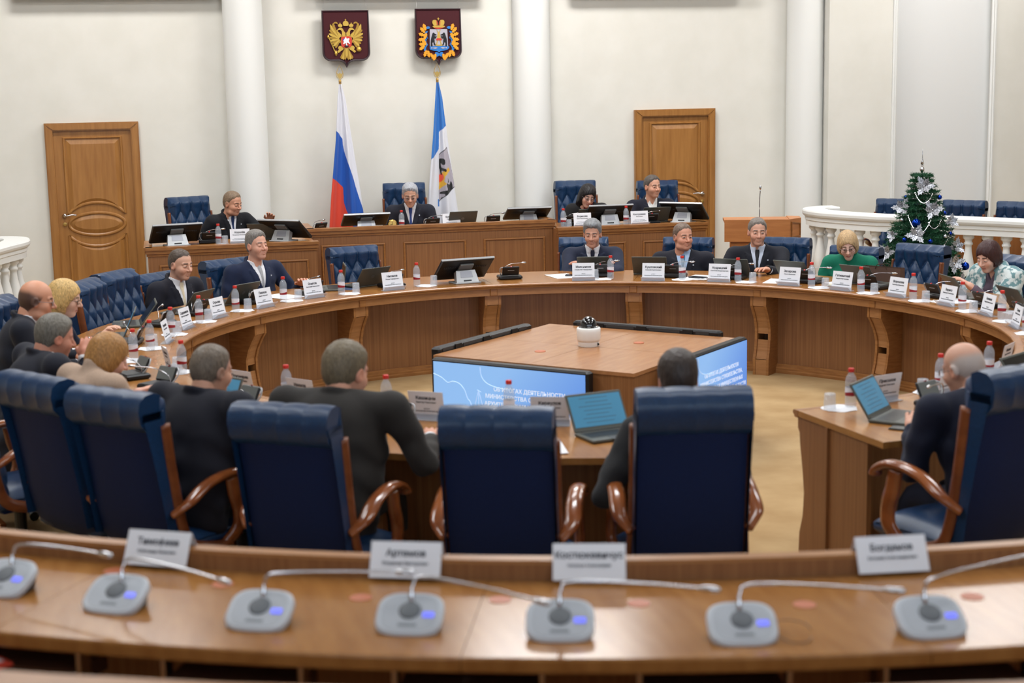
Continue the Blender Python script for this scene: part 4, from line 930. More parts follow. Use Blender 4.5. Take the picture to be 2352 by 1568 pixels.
        for s in (-1, 1): b.add([(s*.034*w_+.021*math.cos(a), .0995, -.001+.0152*math.sin(a)) for a in [2*math.pi*i/16 for i in range(16)]], [tuple(range(16))])
        b.v = [tuple(p) for p in tohead(np.array(b.v)*hs)]; b.obj('lenses', mat('lens_glass', (250, 252, 255), .0, trans=1., ior=1.02), t, fix=False)
    for s, cu in ((1, handR), (-1, handL)):
        if style == 'suit' and cu is not None:
            E_, W_ = arms[s]; u_ = (W_-E_)/np.linalg.norm(W_-E_); b = MB(); b.smooth = True; b.lathe([(.034, -.02), (.036, .012), (.031, .016)], 14, tuple(W_), Vector(u_).to_track_quat('Z', 'Y').to_matrix()); b.obj('shirt_cuff', cloth_mat('shirt_%d_%d_%d' % shirt, shirt), t)
            if watch and s == -1:
                b = MB(); b.lathe([(.031, .018), (.0325, .022), (.0325, .036), (.031, .04)], 16, tuple(W_), Vector(u_).to_track_quat('Z', 'Y').to_matrix()); b.lathe([(.017, 0), (.017, .008)], 14, tuple(W_+u_*.03+np.array((0, .0, .03)))); b.obj('wristwatch', M_black, t)
    if not hide_legs:
        b = MB(); b.smooth = True
        for s in (-1, 1):
            b.tube(spline([(s*.09, -.02, zp+.05), (s*.1, .2, zp+.07), (s*.1, .4, zp+.04), (s*.1, .44, zp-.12), (s*.1, .42, .08)], 4), .075, 10, scale=[1.1-.5*i/16 for i in range(17)])
        b.obj('trousers', sm if style == 'suit' else cloth_mat('trousers_dark', (30, 30, 36)), t)
        for s in (-1, 1):
            b = MB(); b.smooth = True; b.rbox((s*.1, .48, .035), (.085, .24, .07), .03); b.obj('shoe', mat('black_shoe', (18, 16, 16), .3), t)
    return t, dict(N=N, S=S, Hd=Hd, arms=arms, SJ=SJ, front=front, tohead=tohead, torso=torso)
# ---------------------------------------------------------------- crests on the wall
def polar(pts): return [(x, z) for x, z in pts]
def shield_board(x, z, label):
    """heraldic board hung on two wires; local: x across, z up from the board's top, y = -front"""
    t = thing('crest_board', (x, 7.2, z), 0, label, 'crest'); w, hgt = .252, .60
    def outl(o): 
        W_, r_ = w-o, .075
        bz = -hgt*.88+o
        pts = [(-W_, -o*1.), (W_, -o)] + [(W_-r_+r_*math.cos(R(a)), bz+r_+r_*math.sin(R(a))) for a in range(0, -91, -15)] + [(.075, bz), (.035, bz-.018+o*.3), (.012, bz-.04+o*.6), (0, -hgt-.01+o*1.9), (-.012, bz-.04+o*.6), (-.035, bz-.018+o*.3), (-.075, bz)] + [(-W_+r_+r_*math.cos(R(a)), bz+r_+r_*math.sin(R(a))) for a in range(-90, -181, -15)]
        return pts
    MB().prism(outl(.012), -.012, .012, XZ).obj('board', mat('crest_velvet', (66, 12, 22), .8), t)
    P = [(p[0], 0, p[1]) for p in outl(.009)]
    b = MB(); b.sweep(P, [(-.012, -.016), (-.014, .006), (-.006, .022), (.006, .02), (.013, .008), (.012, -.016)], up=(0, -1, 0), closed=True); b.obj('frame', mat('crest_frame', (46, 20, 28), .3), t)
    for s in (-1, 1): MB().tube([(s*.235, .0, -.005), (s*.2, .07, .3)], .0012, 5).obj('wire', M_chrome, t)
    return t
G_ = mat('emblem_gold', (206, 170, 76), .38, metal=.35); G2 = mat('emblem_gold_dark', (172, 134, 52), .42, metal=.35)
def relief(t, name, poly, d, m, y=-.012, sc=1., off=(0, 0), mirror=False):
    q = [(off[0]+(-p[0] if mirror else p[0])*sc, off[1]+p[1]*sc) for p in poly]
    b = MB(); b.prism(q, 0, d, Matrix.Translation((0, y, 0)) @ XZ); return b.obj(name, m, t)
def blob(pts, n=4):
    q = spline([(p[0], p[1], 0) for p in pts+[pts[0]]], n); return [(p.x, p.y) for p in q[:-1]]
# first crest: gold double-headed eagle with a red heart shield
t1 = shield_board(-.69, 3.185, 'dark red crest board with a gold double-headed eagle')
cz = -.31
for mir in (False, True):
    # wing: arm and separate feathers fanning up and outward
    relief(t1, 'wing', blob([(.045, .05), (.08, .085), (.12, .12), (.15, .15), (.165, .165), (.165, .11), (.15, .05), (.125, .0), (.09, -.035), (.06, -.02), (.075, .015), (.055, .035)]), .010, G_, off=(0, cz), mirror=mir)
    for i in range(9):
        a = R(64-i*14.5); c0 = (.082-.002*i, .03-.004*i); L = .168-.0085*i; ux, uz = math.cos(a), math.sin(a); p0 = (c0[0]+ux*.012, c0[1]+uz*.012); nx, nz = -uz, ux; wd = .0125
        q = lambda t, w_: (p0[0]+ux*L*t*.72+nx*wd*w_, p0[1]+uz*L*t*.88+nz*wd*w_)
        relief(t1, 'feather', [q(0, .5), q(.55, .95), q(.85, .9), q(.97, .45), q(1, 0), q(.97, -.45), q(.85, -.9), q(.55, -.95), q(0, -.5)], .013+.0025*(i % 2), G_ if i % 2 else G2, off=(0, cz), mirror=mir)
    relief(t1, 'neck', blob([(.005, .04), (.04, .045), (.042, .08), (.05, .1), (.075, .105), (.1, .092), (.085, .115), (.06, .13), (.035, .12), (.02, .09), (.005, .075)]), .014, G_, off=(0, cz), mirror=mir)
    relief(t1, 'side_crown', blob([(.04, .138), (.075, .138), (.082, .158), (.066, .17), (.06, .185), (.054, .17), (.036, .158)]), .014, G_, off=(0, cz), mirror=mir)
    relief(t1, 'ribbon', blob([(.085, .165), (.11, .175), (.122, .165), (.115, .15), (.13, .135), (.145, .13), (.135, .15), (.135, .17), (.115, .19), (.09, .185)]), .010, G2, off=(0, cz), mirror=mir)
    relief(t1, 'talon', blob([(.03, -.07), (.07, -.06), (.09, -.085), (.08, -.1), (.1, -.12), (.085, -.135), (.06, -.115), (.035, -.1)]), .012, G_, off=(0, cz), mirror=mir)
    for i in range(3):
        a = R(-62-i*14+(-2)); p1 = (.02+.085*math.cos(a)*1.0, -.1+.1*math.sin(a)); relief(t1, 'tail_feather', [(.004, -.085), (p1[0]*.55-.012, p1[1]*.9), (p1[0], p1[1]-.012), (p1[0]+.014, p1[1]+.008), (.022, -.095)], .012+.002*i, G_ if i % 2 else G2, off=(0, cz), mirror=mir)
relief(t1, 'tail_feather', [(-.012, -.08), (-.012, -.16), (0, -.185), (.012, -.16), (.012, -.08)], .018, G_, off=(0, cz))
relief(t1, 'body_feathers', blob([(-.05, .04), (.05, .04), (.06, -.03), (.035, -.08), (0, -.1), (-.035, -.08), (-.06, -.03)]), .012, G_, off=(0, cz))
relief(t1, 'top_crown', blob([(-.024, .148), (.024, .148), (.03, .175), (.018, .195), (0, .2), (-.018, .195), (-.03, .175)]), .018, G_, off=(0, cz))
relief(t1, 'crown_cross', [(-.003, .198), (.003, .198), (.003, .206), (.01, .206), (.01, .212), (.003, .212), (.003, .22), (-.003, .22), (-.003, .212), (-.01, .212), (-.01, .206), (-.003, .206)], .012, G_, off=(0, cz))
relief(t1, 'heart_shield', blob([(-.052, .042), (.052, .042), (.054, -.05), (.03, -.066), (0, -.078), (-.03, -.066), (-.054, -.05)], 3), .018, mat('emblem_red', (206, 60, 44), .5), off=(0, cz-.01))
relief(t1, 'rider', blob([(-.035, .0), (-.02, .018), (-.012, .034), (0, .036), (.006, .022), (.022, .028), (.036, .018), (.026, .008), (.03, -.012), (.04, -.03), (.026, -.028), (.014, -.02), (.004, -.024), (.01, -.05), (0, -.048), (-.012, -.022), (-.024, -.034), (-.036, -.026), (-.026, -.01)]), .024, mat('emblem_white', (238, 238, 242), .5), off=(0, cz-.01))
relief(t1, 'cloak', blob([(-.02, .022), (-.034, .02), (-.036, .004), (-.022, .004), (-.01, .012)]), .023, mat('emblem_blue', (60, 84, 190), .5), off=(0, cz-.01))
relief(t1, 'dragon', blob([(-.02, -.05), (0, -.044), (.022, -.05), (.024, -.06), (0, -.066), (-.022, -.06)]), .023, M_black, off=(0, cz-.01))
b = MB(); b.tube([(-.185, -.02, cz+.03), (-.125, -.02, cz-.12)], .006, 6); b.lathe([(.003, -.02), (.014, 0), (.003, .02)], 8, (-.19, -.02, cz+.035)); b.lathe([(.006, -.025), (.016, 0), (.006, .03)], 8, (-.113, -.02, cz-.14)); b.obj('sceptre', G_, t1)
b = MB(); b.smooth = True; b.lathe([(.002, -.028), (.02, -.02), (.028, 0), (.02, .02), (.006, .028), (.004, .045)], 14, (.134, -.018, cz-.1)); b.tube([(.1, -.02, cz-.125), (.08, -.02, cz-.115)], .006, 6); b.obj('orb', G_, t1)
# second crest: silver field with two black bears, gold crown, wreath of gold leaves and blue ribbon
t2 = shield_board(.315, 3.195, 'dark red crest board with crowned silver shield, black bears and gold leaf wreath')
Bl = mat('emblem_azure', (44, 122, 200), .45); Or = mat('emblem_leaf', (232, 158, 34), .45); Sv = mat('emblem_silver', (184, 180, 190), .45); Re = MATS['emblem_red']
cz = -.315
relief(t2, 'silver_field', [(-.096, .098), (.096, .098), (.1, -.085), (-.1, -.085)], .014, Sv, off=(0, cz))
relief(t2, 'blue_base', blob([(-.1, -.084), (.1, -.084), (.1, -.115), (.06, -.13), (.02, -.135), (0, -.15), (-.02, -.135), (-.06, -.13), (-.1, -.115)], 3), .016, Bl, off=(0, cz))
for mir in (False, True):
    relief(t2, 'fish', blob([(.015, -.1), (.04, -.095), (.07, -.1), (.085, -.094), (.085, -.11), (.07, -.105), (.04, -.112)], 3), .02, Sv, off=(0, cz), mirror=mir)
    relief(t2, 'bear', blob([(.045, .05), (.055, .062), (.066, .056), (.075, .03), (.086, -.01), (.09, -.06), (.088, -.08), (.07, -.08), (.074, -.05), (.06, -.04), (.052, -.07), (.036, -.072), (.046, -.05), (.048, -.02), (.055, .0), (.04, -.002), (.026, .012), (.024, .022), (.04, .02), (.05, .03), (.03, .032), (.024, .04)]), .022, M_black, off=(0, cz), mirror=mir)
    relief(t2, 'throne_leg', [(.008, -.02), (.018, -.02), (.034, -.07), (.022, -.07)], .018, G_, off=(0, cz), mirror=mir)
    relief(t2, 'candle', [(.006, .06), (.012, .06), (.022, .09), (.016, .092)], .018, G_, off=(0, cz), mirror=mir)
    relief(t2, 'ribbon_scroll', blob([(.09, .11), (.12, .1), (.14, .118), (.118, .128), (.1, .125)]), .016, Bl, off=(0, cz), mirror=mir)
    for (x, z) in ((.145, .05), (.15, -.02), (.155, -.1)): relief(t2, 'blue_ribbon', blob([(x-.03, z+.03), (x, z+.02), (x+.012, z-.01), (x, z-.045), (x-.03, z-.05), (x-.012, z-.01)]), .014, Bl, off=(0, cz), mirror=mir)
    for i, (x, z, a) in enumerate(((.15, .115, 70), (.172, .085, 50), (.18, .04, 20), (.15, .02, 110), (.182, -.01, -10), (.158, -.045, 60), (.178, -.06, 0), (.182, -.095, -40), (.15, -.155, -70), (.118, -.16, -100), (.08, -.185, -120), (.05, -.195, -70))):
        lf = [(-.034, 0), (-.02, .014), (-.008, .011), (0, .022), (.01, .013), (.022, .019), (.044, 0), (.022, -.019), (.01, -.013), (0, -.022), (-.008, -.011), (-.02, -.014)]; ca, sa = math.cos(R(a)), math.sin(R(a))
        relief(t2, 'gold_leaf', [(x+p[0]*ca-p[1]*sa, z+p[0]*sa+p[1]*ca) for p in lf], .018+.001*i, Or, off=(0, cz), mirror=mir)
    relief(t2, 'bow', blob([(.0, -.16), (.03, -.145), (.045, -.16), (.03, -.175), (.045, -.19), (.02, -.195), (0, -.18)]), .018, Bl, off=(0, cz), mirror=mir)
    relief(t2, 'crown_arch', blob([(.004, .135), (.05, .138), (.066, .165), (.06, .19), (.035, .196), (.012, .18)]), .022, G_, off=(0, cz), mirror=mir)
    relief(t2, 'crown_stripe', [(.006, .14), (.018, .14), (.022, .188), (.014, .188)], .025, mat('crown_red', (188, 60, 50), .5), off=(0, cz), mirror=mir)
relief(t2, 'throne', blob([(-.03, -.02), (.03, -.02), (.024, -.002), (0, .002), (-.024, -.002)], 3), .02, Re, off=(0, cz))
relief(t2, 'throne_back', [(-.02, .0), (.02, .0), (.012, .05), (0, .075), (-.012, .05)], .018, G_, off=(0, cz))
relief(t2, 'throne_step', [(-.04, -.08), (.04, -.08), (.034, -.068), (-.034, -.068)], .018, G_, off=(0, cz))
relief(t2, 'crown_band', blob([(-.056, .115), (.056, .115), (.056, .135), (-.056, .135)], 3), .022, G_, off=(0, cz)); relief(t2, 'crown_lining', blob([(-.045, .108), (0, .1), (.045, .108), (.04, .115), (-.04, .115)], 3), .02, Re, off=(0, cz))
relief(t2, 'crown_cross', [(-.003, .19), (.003, .19), (.003, .204), (.012, .204), (.012, .21), (.003, .21), (.003, .222), (-.003, .222), (-.003, .21), (-.012, .21), (-.012, .204), (-.003, .204)], .02, G_, off=(0, cz))

# ---------------------------------------------------------------- flags
def flag(x, label, wl, wr, colour, lean=0.):
    """cloth hangs from the pole top, widening in folds"""
    y = 7.02; zt = 2.415; t = thing('flag', (x, y, .12), 0, label, 'flag', 'flags behind the podium')
    MB().tube([(0, .03, 0), (0, 0, zt-.10)], .014, 10).obj('pole', mat('pole_wood', (150, 110, 60), .4), t)
    b = MB(); b.lathe([(.16, 0), (.15, .02), (.03, .04), (.02, .1)], 20, (0, .02, 0)); b.obj('pole_foot', M_brass, t)
    b = MB(); b.smooth = True; z0 = zt-.13; b.lathe([(.013, 0), (.016, .005), (.012, .02), (.016, .04), (.008, .05)], 12, (0, 0, z0)); b.obj('ferrule', M_brass, t)
    b = MB(); zz = z0+.045; P = [(0, 0, zz), (.03, 0, zz+.03), (.038, 0, zz+.06), (.024, 0, zz+.11), (0, 0, zz+.16), (-.024, 0, zz+.11), (-.038, 0, zz+.06), (-.03, 0, zz+.03)]
    b.tube(P, .0032, 6, up=(0, 1, 0), closed=True)
    b.prism(blob([(0, zz+.008), (.024, zz+.04), (.03, zz+.075), (.014, zz+.066), (0, zz+.08), (-.014, zz+.066), (-.03, zz+.075), (-.024, zz+.04)]), -.003, .003, XZ); b.obj('finial', M_brass, t)
    NU, NV = 120, 300; V = []; Cc = []
    zb = .62
    for j in range(NV):
        v = j/(NV-1); z = z0+.005-(z0-zb)*v
        xl = np.interp(v, [0, .1, .35, .7, 1], [-.012]+wl); xr = np.interp(v, [0, .1, .35, .7, 1], [.012]+wr)
        for i in range(NU):
            u = i/(NU-1); am = .012+.075*v
            # deep central fold and a few shallow ones
            fold = -am*(.55*math.cos(2*math.pi*(u*1.5-.1))+.3*math.sin(2*math.pi*(u*3.2+.2*v)))
            V.append((xl+(xr-xl)*u, -.05*v-.012+fold*.75, z)); Cc.append(colour(u, v))
    b_ = [(j*NU+i, j*NU+i+1, (j+1)*NU+i+1, (j+1)*NU+i) for j in range(NV-1) for i in range(NU-1)]
    o = link('cloth', np_mesh('cloth', np.array(V), np.array(b_), attr_mat('flag_cloth', .55, sheen=.3), np.array(Cc)), t)
    md = o.modifiers.new('thickness', 'SOLIDIFY'); md.thickness = .003
    return t
W_, B_, R_ = lin((226, 226, 234)), lin((18, 84, 178)), lin((222, 66, 40))
def rus(u, v):
    # the borders slant down across the hanging cloth; the deep fold at u=.42 offsets them
    a = np.interp(u, [0, .2, .40, .41, .43, .6, .8, 1], [.295, .315, .345, .345, .385, .47, .60, .80]); c = np.interp(u, [0, .2, .40, .41, .43, .6, 1], [.595, .62, .655, .66, .755, .86, 1.2])
    return W_ if v < a else (B_ if v < c else R_)
flag(-.79, 'white, blue and red flag hanging beside the podium wall', [-.036, -.07, -.145, -.195], [.05, .1, .175, .225], rus)
def inp(pt, poly):
    x, y = pt; c = False; n = len(poly)
    for i in range(n):
        x0, y0 = poly[i]; x1, y1 = poly[i-1]
        if (y0 > y) != (y1 > y) and x < (x1-x0)*(y-y0)/(y1-y0)+x0: c = not c
    return c
BW, BB, BK, BS, BY, BR = lin((226, 226, 232)), lin((40, 116, 196)), lin((16, 16, 18)), lin((176, 168, 178)), lin((222, 172, 48)), lin((226, 80, 48))
# emblem polygons in (u, v) of the cloth
SH = [(.5, .435), (.78, .335), (.88, .46), (.97, .80), (.55, .985), (.5, .97)]
BEAR1 = blob([(.5, .50), (.72, .5), (.74, .56), (.66, .57), (.6, .55), (.62, .6), (.76, .62), (.75, .65), (.62, .64), (.63, .68), (.58, .68), (.54, .62), (.5, .6)], 3)
BEAR2 = blob([(.8, .72), (.82, .77), (.76, .78), (.84, .8), (.9, .76), (.94, .8), (.92, .86), (.8, .9), (.74, .95), (.6, .985), (.56, .96), (.68, .93), (.66, .905), (.55, .91), (.54, .89), (.68, .87), (.76, .86), (.74, .8), (.78, .77)], 3)
CH = [(.5, .69), (.86, .6), (.92, .635), (.72, .7), (.68, .76), (.75, .79), (.5, .86)]
mp_ = lambda poly: [(.4+(u-.5)*1.2, .40+(v-.335)*.56) for u, v in poly]
BEAR1, BEAR2, CH = mp_(BEAR1), mp_(BEAR2), mp_(CH); SH = [(.41, .463), (.88, .415), (.95, .5), (.99, .6), (1.0, .677), (.4, .772)]
def nov(u, v):
    a = np.interp(u, [0, .25, .39, .4, .42, .7, 1], [.495, .46, .43, .43, .32, .30, .28])
    if v < a: return BB
    p = (u, v)
    if inp(p, SH):
        q = (u-.72)*1.0+.72, v
        if inp(p, BEAR1) or inp(p, BEAR2): return BK
        if inp(p, CH):
            return BR if ((u-.42)/.19)**2+((v-.61)/.034)**2 < 1 and u > .4 else BY
        e = min(abs((SH[i][0]-u)*(SH[i-1][1]-SH[i][1])-(SH[i][1]-v)*(SH[i-1][0]-SH[i][0]))/math.hypot(SH[i][0]-SH[i-1][0], SH[i][1]-SH[i-1][1]) for i in range(len(SH)))
        return BK if e < .006 else BS
    if .36 < u < .41 and v > .755 and v < .8: return BB
    return BW
flag(.26, 'blue and white flag with black bears hanging behind the chairman', [-.03, -.07, -.14, -.19], [.045, .088, .155, .215], nov)

# ---------------------------------------------------------------- lectern
lt = thing('lectern', (2.88, 4.27, 0), R(-18), 'plain wooden lectern with a tall thin microphone behind the man with wristwatch', 'lectern')
Mlec = noisy('lectern_wood', (178, 110, 58), (192, 124, 68), (3, 3, 30), 1.1, 3, .4)
MB().box((-.03, 0, .945), (.62, .03, .21)).obj('front_board', Mlec, lt)
MB().box((-.03, .12, .42), (.5, .2, .84)).obj('body', Mlec, lt)
MB().prism([(.28, -.0), (.40, .16), (.40, .36), (.28, .42)], .84, 1.05).obj('side_wing', Mlec, lt)
MB().sweep([(.3, .02, .88), (.39, .14, .88), (.39, .14, 1.0), (.3, .02, 1.02)], [(-.006, -.006), (.006, -.006), (.006, .006), (-.006, .006)], closed=True).obj('wing_moulding', M_mould, lt)
MB().box((-.03, .2, 1.03), (.62, .4, .025)).obj('reading_board', Mlec, lt)
b = MB(); b.smooth = True; b.tube(spline([(0, .12, 1.04), (.0, .12, 1.2), (.006, .11, 1.33)], 5), .0045, 8); b.obj('gooseneck', M_chrome, lt)
b = MB(); b.smooth = True; b.lathe([(.006, 0), (.011, .012), (.011, .03), (.005, .04)], 12, (.006, .11, 1.33)); b.obj('microphone_head', M_chrome, lt)

# ---------------------------------------------------------------- balustrades
BALP = [(.055, 0), (.055, .05), (.05, .055), (.036, .065), (.032, .08), (.045, .09), (.045, .1), (.034, .11), (.04, .14), (.058, .2), (.066, .26), (.064, .31), (.052, .38), (.038, .45), (.032, .5), (.031, .53), (.044, .54), (.044, .555), (.034, .565), (.036, .585), (.052, .6), (.055, .605), (.055, .64)]
b = MB(); b.smooth = True; b.lathe(BALP, 20, cap=False); BALM = b.mesh('baluster', M_white)
def balustrade(path, label, step=.192, z0=.2):
    t = thing('balustrade', (0, 0, 0), 0, label, 'balustrade')
    P = [Vector((p[0], p[1], 0)) for p in path]
    def rail(sec): b = MB(); b.sweep([(p.x, p.y, 0) for p in P], sec); return b
    rail([(-.1, .0), (-.1, z0-.04), (-.085, z0-.02), (-.085, z0), (.085, z0), (.085, z0-.02), (.1, z0-.04), (.1, 0)]).obj('plinth', M_white, t)
    q = z0+.64
    rail([(-.085, q), (-.085, q+.05), (-.095, q+.06), (-.095, q+.09), (-.115, q+.105), (-.125, q+.125), (-.125, q+.15), (-.115, q+.165), (.115, q+.165), (.125, q+.15), (.125, q+.125), (.115, q+.105), (.095, q+.09), (.095, q+.06), (.085, q+.05), (.085, q)]).obj('handrail', M_white, t)
    d = 0.; nxt = .09
    for a, c in zip(P, P[1:]):
        L = (c-a).length
        while nxt <= d+L:
            o = link('baluster', BALM, t); o.location = a+(c-a)*((nxt-d)/L); o.location.z = z0; nxt += step
        d += L
    return t
pr_ = [tuple(pol(6.475, a))[:2] for a in np.arange(42.5, 76, 1.2)]
crl = [tuple(p)[:2] for p in spline([(4.42, 5.96, 0), (4.24, 5.95, 0), (4.08, 5.76, 0), (4.07, 5.44, 0), (4.2, 5.1, 0)]+[(*pr_[0], 0)], 6)]
balustrade(crl+pr_[1:], 'white stone balustrade with turned balusters behind the fir tree')
pl_ = [tuple(pol(6.38, a))[:2] for a in np.arange(-43, -64, -1.2)]
crl = [tuple(p)[:2] for p in spline([(-4.5, 5.95, 0), (-4.3, 6.02, 0), (-4.12, 5.9, 0), (-4.08, 5.6, 0), (-4.2, 5.2, 0)]+[(*pl_[0], 0)], 6)]
balustrade(crl+pl_[1:], 'white stone balustrade end beside the door with oval panel')
# guests' desk behind the right balustrade
gd = thing('guest_desk', (0, 0, 0), 0, 'brown wooden guest desk seen between the white balusters', 'desk')
for a in np.arange(42, 78, 4.0):
    b = MB(); b.arc([(6.98, .0), (6.98, .86), (7.01, .86), (7.01, 0)], a+.05, a+3.95, 4); b.obj('front_panel', noisy('guest_veneer', (138, 84, 40), (152, 96, 50), (40, 40, 1.2), 1., 3, .4), gd)
b = MB(); b.arc([(6.96, .86), (6.96, .88), (7.4, .88), (7.4, .86)], 42, 70, 20); b.obj('desktop', M_top, gd)
# ---------------------------------------------------------------- fir tree with ornaments
TX, TY = 4.04, 3.27
tr = thing('fir_tree', (TX, TY, 0), 0, 'decorated artificial fir tree standing before the white balustrade', 'tree')
MB().lathe([(.03, 0), (.028, .4), (.012, 1.45)], 10).obj('trunk', mat('bark', (70, 50, 36), .9), tr)
MB().lathe([(.2, 0), (.2, .03), (.05, .06)], 16).obj('stand', M_black, tr)
def Rz_(z): return .05+.385*max(0, 1.52-z)
rng = random.Random(3); nv = []; nf = []
def needle(p, d, L):
    u = d.cross(Vector((rng.random()-.5, rng.random()-.5, rng.random()-.5))).normalized()*.0032; v = d.cross(u).normalized()*.0032; o = len(nv)
    nv.extend([p+u, p-u*.5+v, p-u*.5-v, p+d*L]); nf.extend([(o, o+1, o+3), (o+1, o+2, o+3), (o+2, o, o+3)])
z = .28; k = 0
while z < 1.5:
    nb = max(7, int(25*Rz_(z)/.4))
    for i in range(nb):
        a = 2*math.pi*(i+rng.random()*.6)/nb+k*.7; L = Rz_(z)*(.86+.26*rng.random()); dr = Vector((math.cos(a), math.sin(a), 0))
        pts = [Vector((0, 0, z))+dr*(L*s)+Vector((0, 0, .10*s-.16*s*s))*(L/.35) for s in (0, .25, .5, .75, 1)]
        twigs = [(pts[j], pts[j+1]) for j in range(1, 4)]
        for s in (.4, .6, .8, .95):
            c = pts[0].lerp(pts[4], s)+Vector((0, 0, .02)); sd = dr.cross(Vector((0, 0, 1)))
            for q in (-1, 1): twigs.append((c, c+(dr*.5+sd*q*.8+Vector((0, 0, -.1+.25*rng.random()))).normalized()*(.05+.09*L*(1.2-s))))
        for p0, p1 in twigs:
            d = (p1-p0); n = max(6, int(d.length/.0042)); dn = d.normalized()
            for j in range(n):
                rnd = Vector((rng.random()-.5, rng.random()-.5, rng.random()-.4))*1.7; needle(p0+d*(j/n), (dn*.75+rnd).normalized(), .026+.012*rng.random())
    z += .046; k += 1
b = MB(); b.add(nv, nf); o = b.obj('needles', noisy('fir_needles', (22, 66, 42), (34, 92, 58), nscale=14, rough=.6), tr, fix=False); o['kind'] = 'stuff'
def on_tree(px, py, out=.03):
    """lateral offset and height taken from the photo, depth from the cone's surface"""
    lat = (px-2118)/253; zz = 1.52-(py-395)/250; r = Rz_(zz)*.98; f = math.sqrt(max(.0, r*r-lat*lat))+out
    right = Vector((math.cos(YAW), -math.sin(YAW), 0)); tow = (Vector((CAM.x, CAM.y, 0))-Vector((TX, TY, 0))).normalized(); right = tow.cross(Vector((0, 0, -1))).normalized(); right = right if right.x > 0 else -right
    return Vector((TX, TY, zz))+right*lat+tow*f, tow, right
ball = Kit('bauble')
b = MB(); b.smooth = True; b.lathe([(.002, -1), (.3, -.954), (.588, -.809), (.809, -.588), (.951, -.309), (1, 0), (.951, .309), (.809, .588), (.588, .809), (.3, .954), (.1, .99)], 20); ball.add('ball', b, mat('bauble_blue', (16, 60, 170), .08, metal=.85))
b = MB(); b.lathe([(.14, .96), (.14, 1.12), (.05, 1.14)], 10); b.tube([(0, 0, 1.12), (.1, 0, 1.25), (0, 0, 1.38), (-.1, 0, 1.25)], .02, 5, up=(0, 1, 0), closed=True); ball.add('hanger', b, M_chrome)
ball2 = Kit('bauble'); ball2.parts = [[p[0], p[1].copy() if p[0] == 'ball' else p[1], p[2], p[3]] for p in ball.parts]; ball2.parts[0][1].materials.clear(); ball2.parts[0][1].materials.append(mat('bauble_silver', (200, 204, 210), .12, metal=.9))
WHERE = ['high on the fir tree, its shadow side', 'high on the fir tree beside the top flower', 'large one in the middle of the fir tree', 'at the rim level with the tree middle', 'small one low on the fir tree, left branch', 'small one low on the fir tree, right branch', 'at the lowest branch beside the green sweater', 'large one low beside the shawl', 'half hidden at the right rim of the fir']
for i, (px, py, r) in enumerate(((2083.6, 452, 5), (2158, 452, 5.5), (2107.6, 505.5, 10), (2170, 488, 5), (2083, 543, 5.5), (2139.7, 545.6, 5.5), (2027.4, 591.5, 6.5), (2219, 608, 9.5), (2184, 534, 5))):
    p, tw, rt_ = on_tree(px, py, .035); s = r/253; ball.put(p, 0, 'shiny blue bauble, '+WHERE[i], 'ornament', 'blue baubles on the fir tree', (s, s, s))
for i, (px, py, r, wh) in enumerate(((2076, 501, 4.5, 'beside the large blue one'), (2172, 537, 5, 'near the rim below the balustrade rail'), (2057, 533, 4.5, 'at the edge near the balusters'))):
    p, tw, rt_ = on_tree(px, py, .03); s = r/253; ball2.put(p, 0, 'silver bauble on the fir tree '+wh, 'ornament', 'silver baubles on the fir tree', (s, s, s))
def flower_kit():
    k = Kit('silver_flower'); m = noisy('silver_glitter', (104, 106, 112), (206, 208, 214), nscale=90, detail=4, rough=.42, metal=.7)
    for i in range(6):
        a = 2*math.pi*i/6; lf = [(0, -.004), (.02, -.016), (.03, -.026), (.036, -.016), (.05, -.03), (.056, -.016), (.074, -.022), (.076, -.01), (.1, 0), (.076, .01), (.074, .022), (.056, .016), (.05, .03), (.036, .016), (.03, .026), (.02, .016), (0, .004)]
        b = MB(); M_ = Matrix.Rotation(a, 4, 'Z') @ Matrix.Rotation(R(-14-(i % 2)*16), 4, 'Y'); b.prism([(p[0]*(1-.18*(i % 2)), p[1]) for p in lf], 0, .002, M_); k.add('petal', b, m)
    b = MB(); b.smooth = True; b.lathe([(.001, 0), (.01, .002), (.01, .01), (.001, .014)], 10); k.add('flower_centre', b, M_chrome)
    return k
FL = flower_kit()
FW = ['at the top of the fir tree', 'on the left shoulder of the fir tree', 'on the right shoulder of the fir tree', 'in the middle below the large blue bauble', 'low above the green sweater', 'low at the right rim beside balusters', 'lowest pair above the shawl', 'right of middle against the rail', 'left of middle against the rail', 'at the very bottom beside the shawl']
for i, (px, py, s) in enumerate(((2123, 426, 1.1), (2076, 475, 1.05), (2143, 478, 1.1), (2109, 531, 1.1), (2043, 577, 1.05), (2198, 563, .95), (2193, 597, 1.1), (2186, 506, .8), (2055, 538, .7), (2212, 638, .9))):
    p, tw, rt_ = on_tree(px, py, .05); o = FL.put(p, 0, 'silver glitter poinsettia '+FW[i], 'ornament', 'silver poinsettias on the fir tree', (s, s, s)); q = (tw+rt_*((px-2118)/180)+Vector((0, 0, .35))).to_track_quat('Z', 'Y'); o.rotation_euler = (q.to_matrix() @ Matrix.Rotation(i*1.1, 3, 'Z')).to_euler()
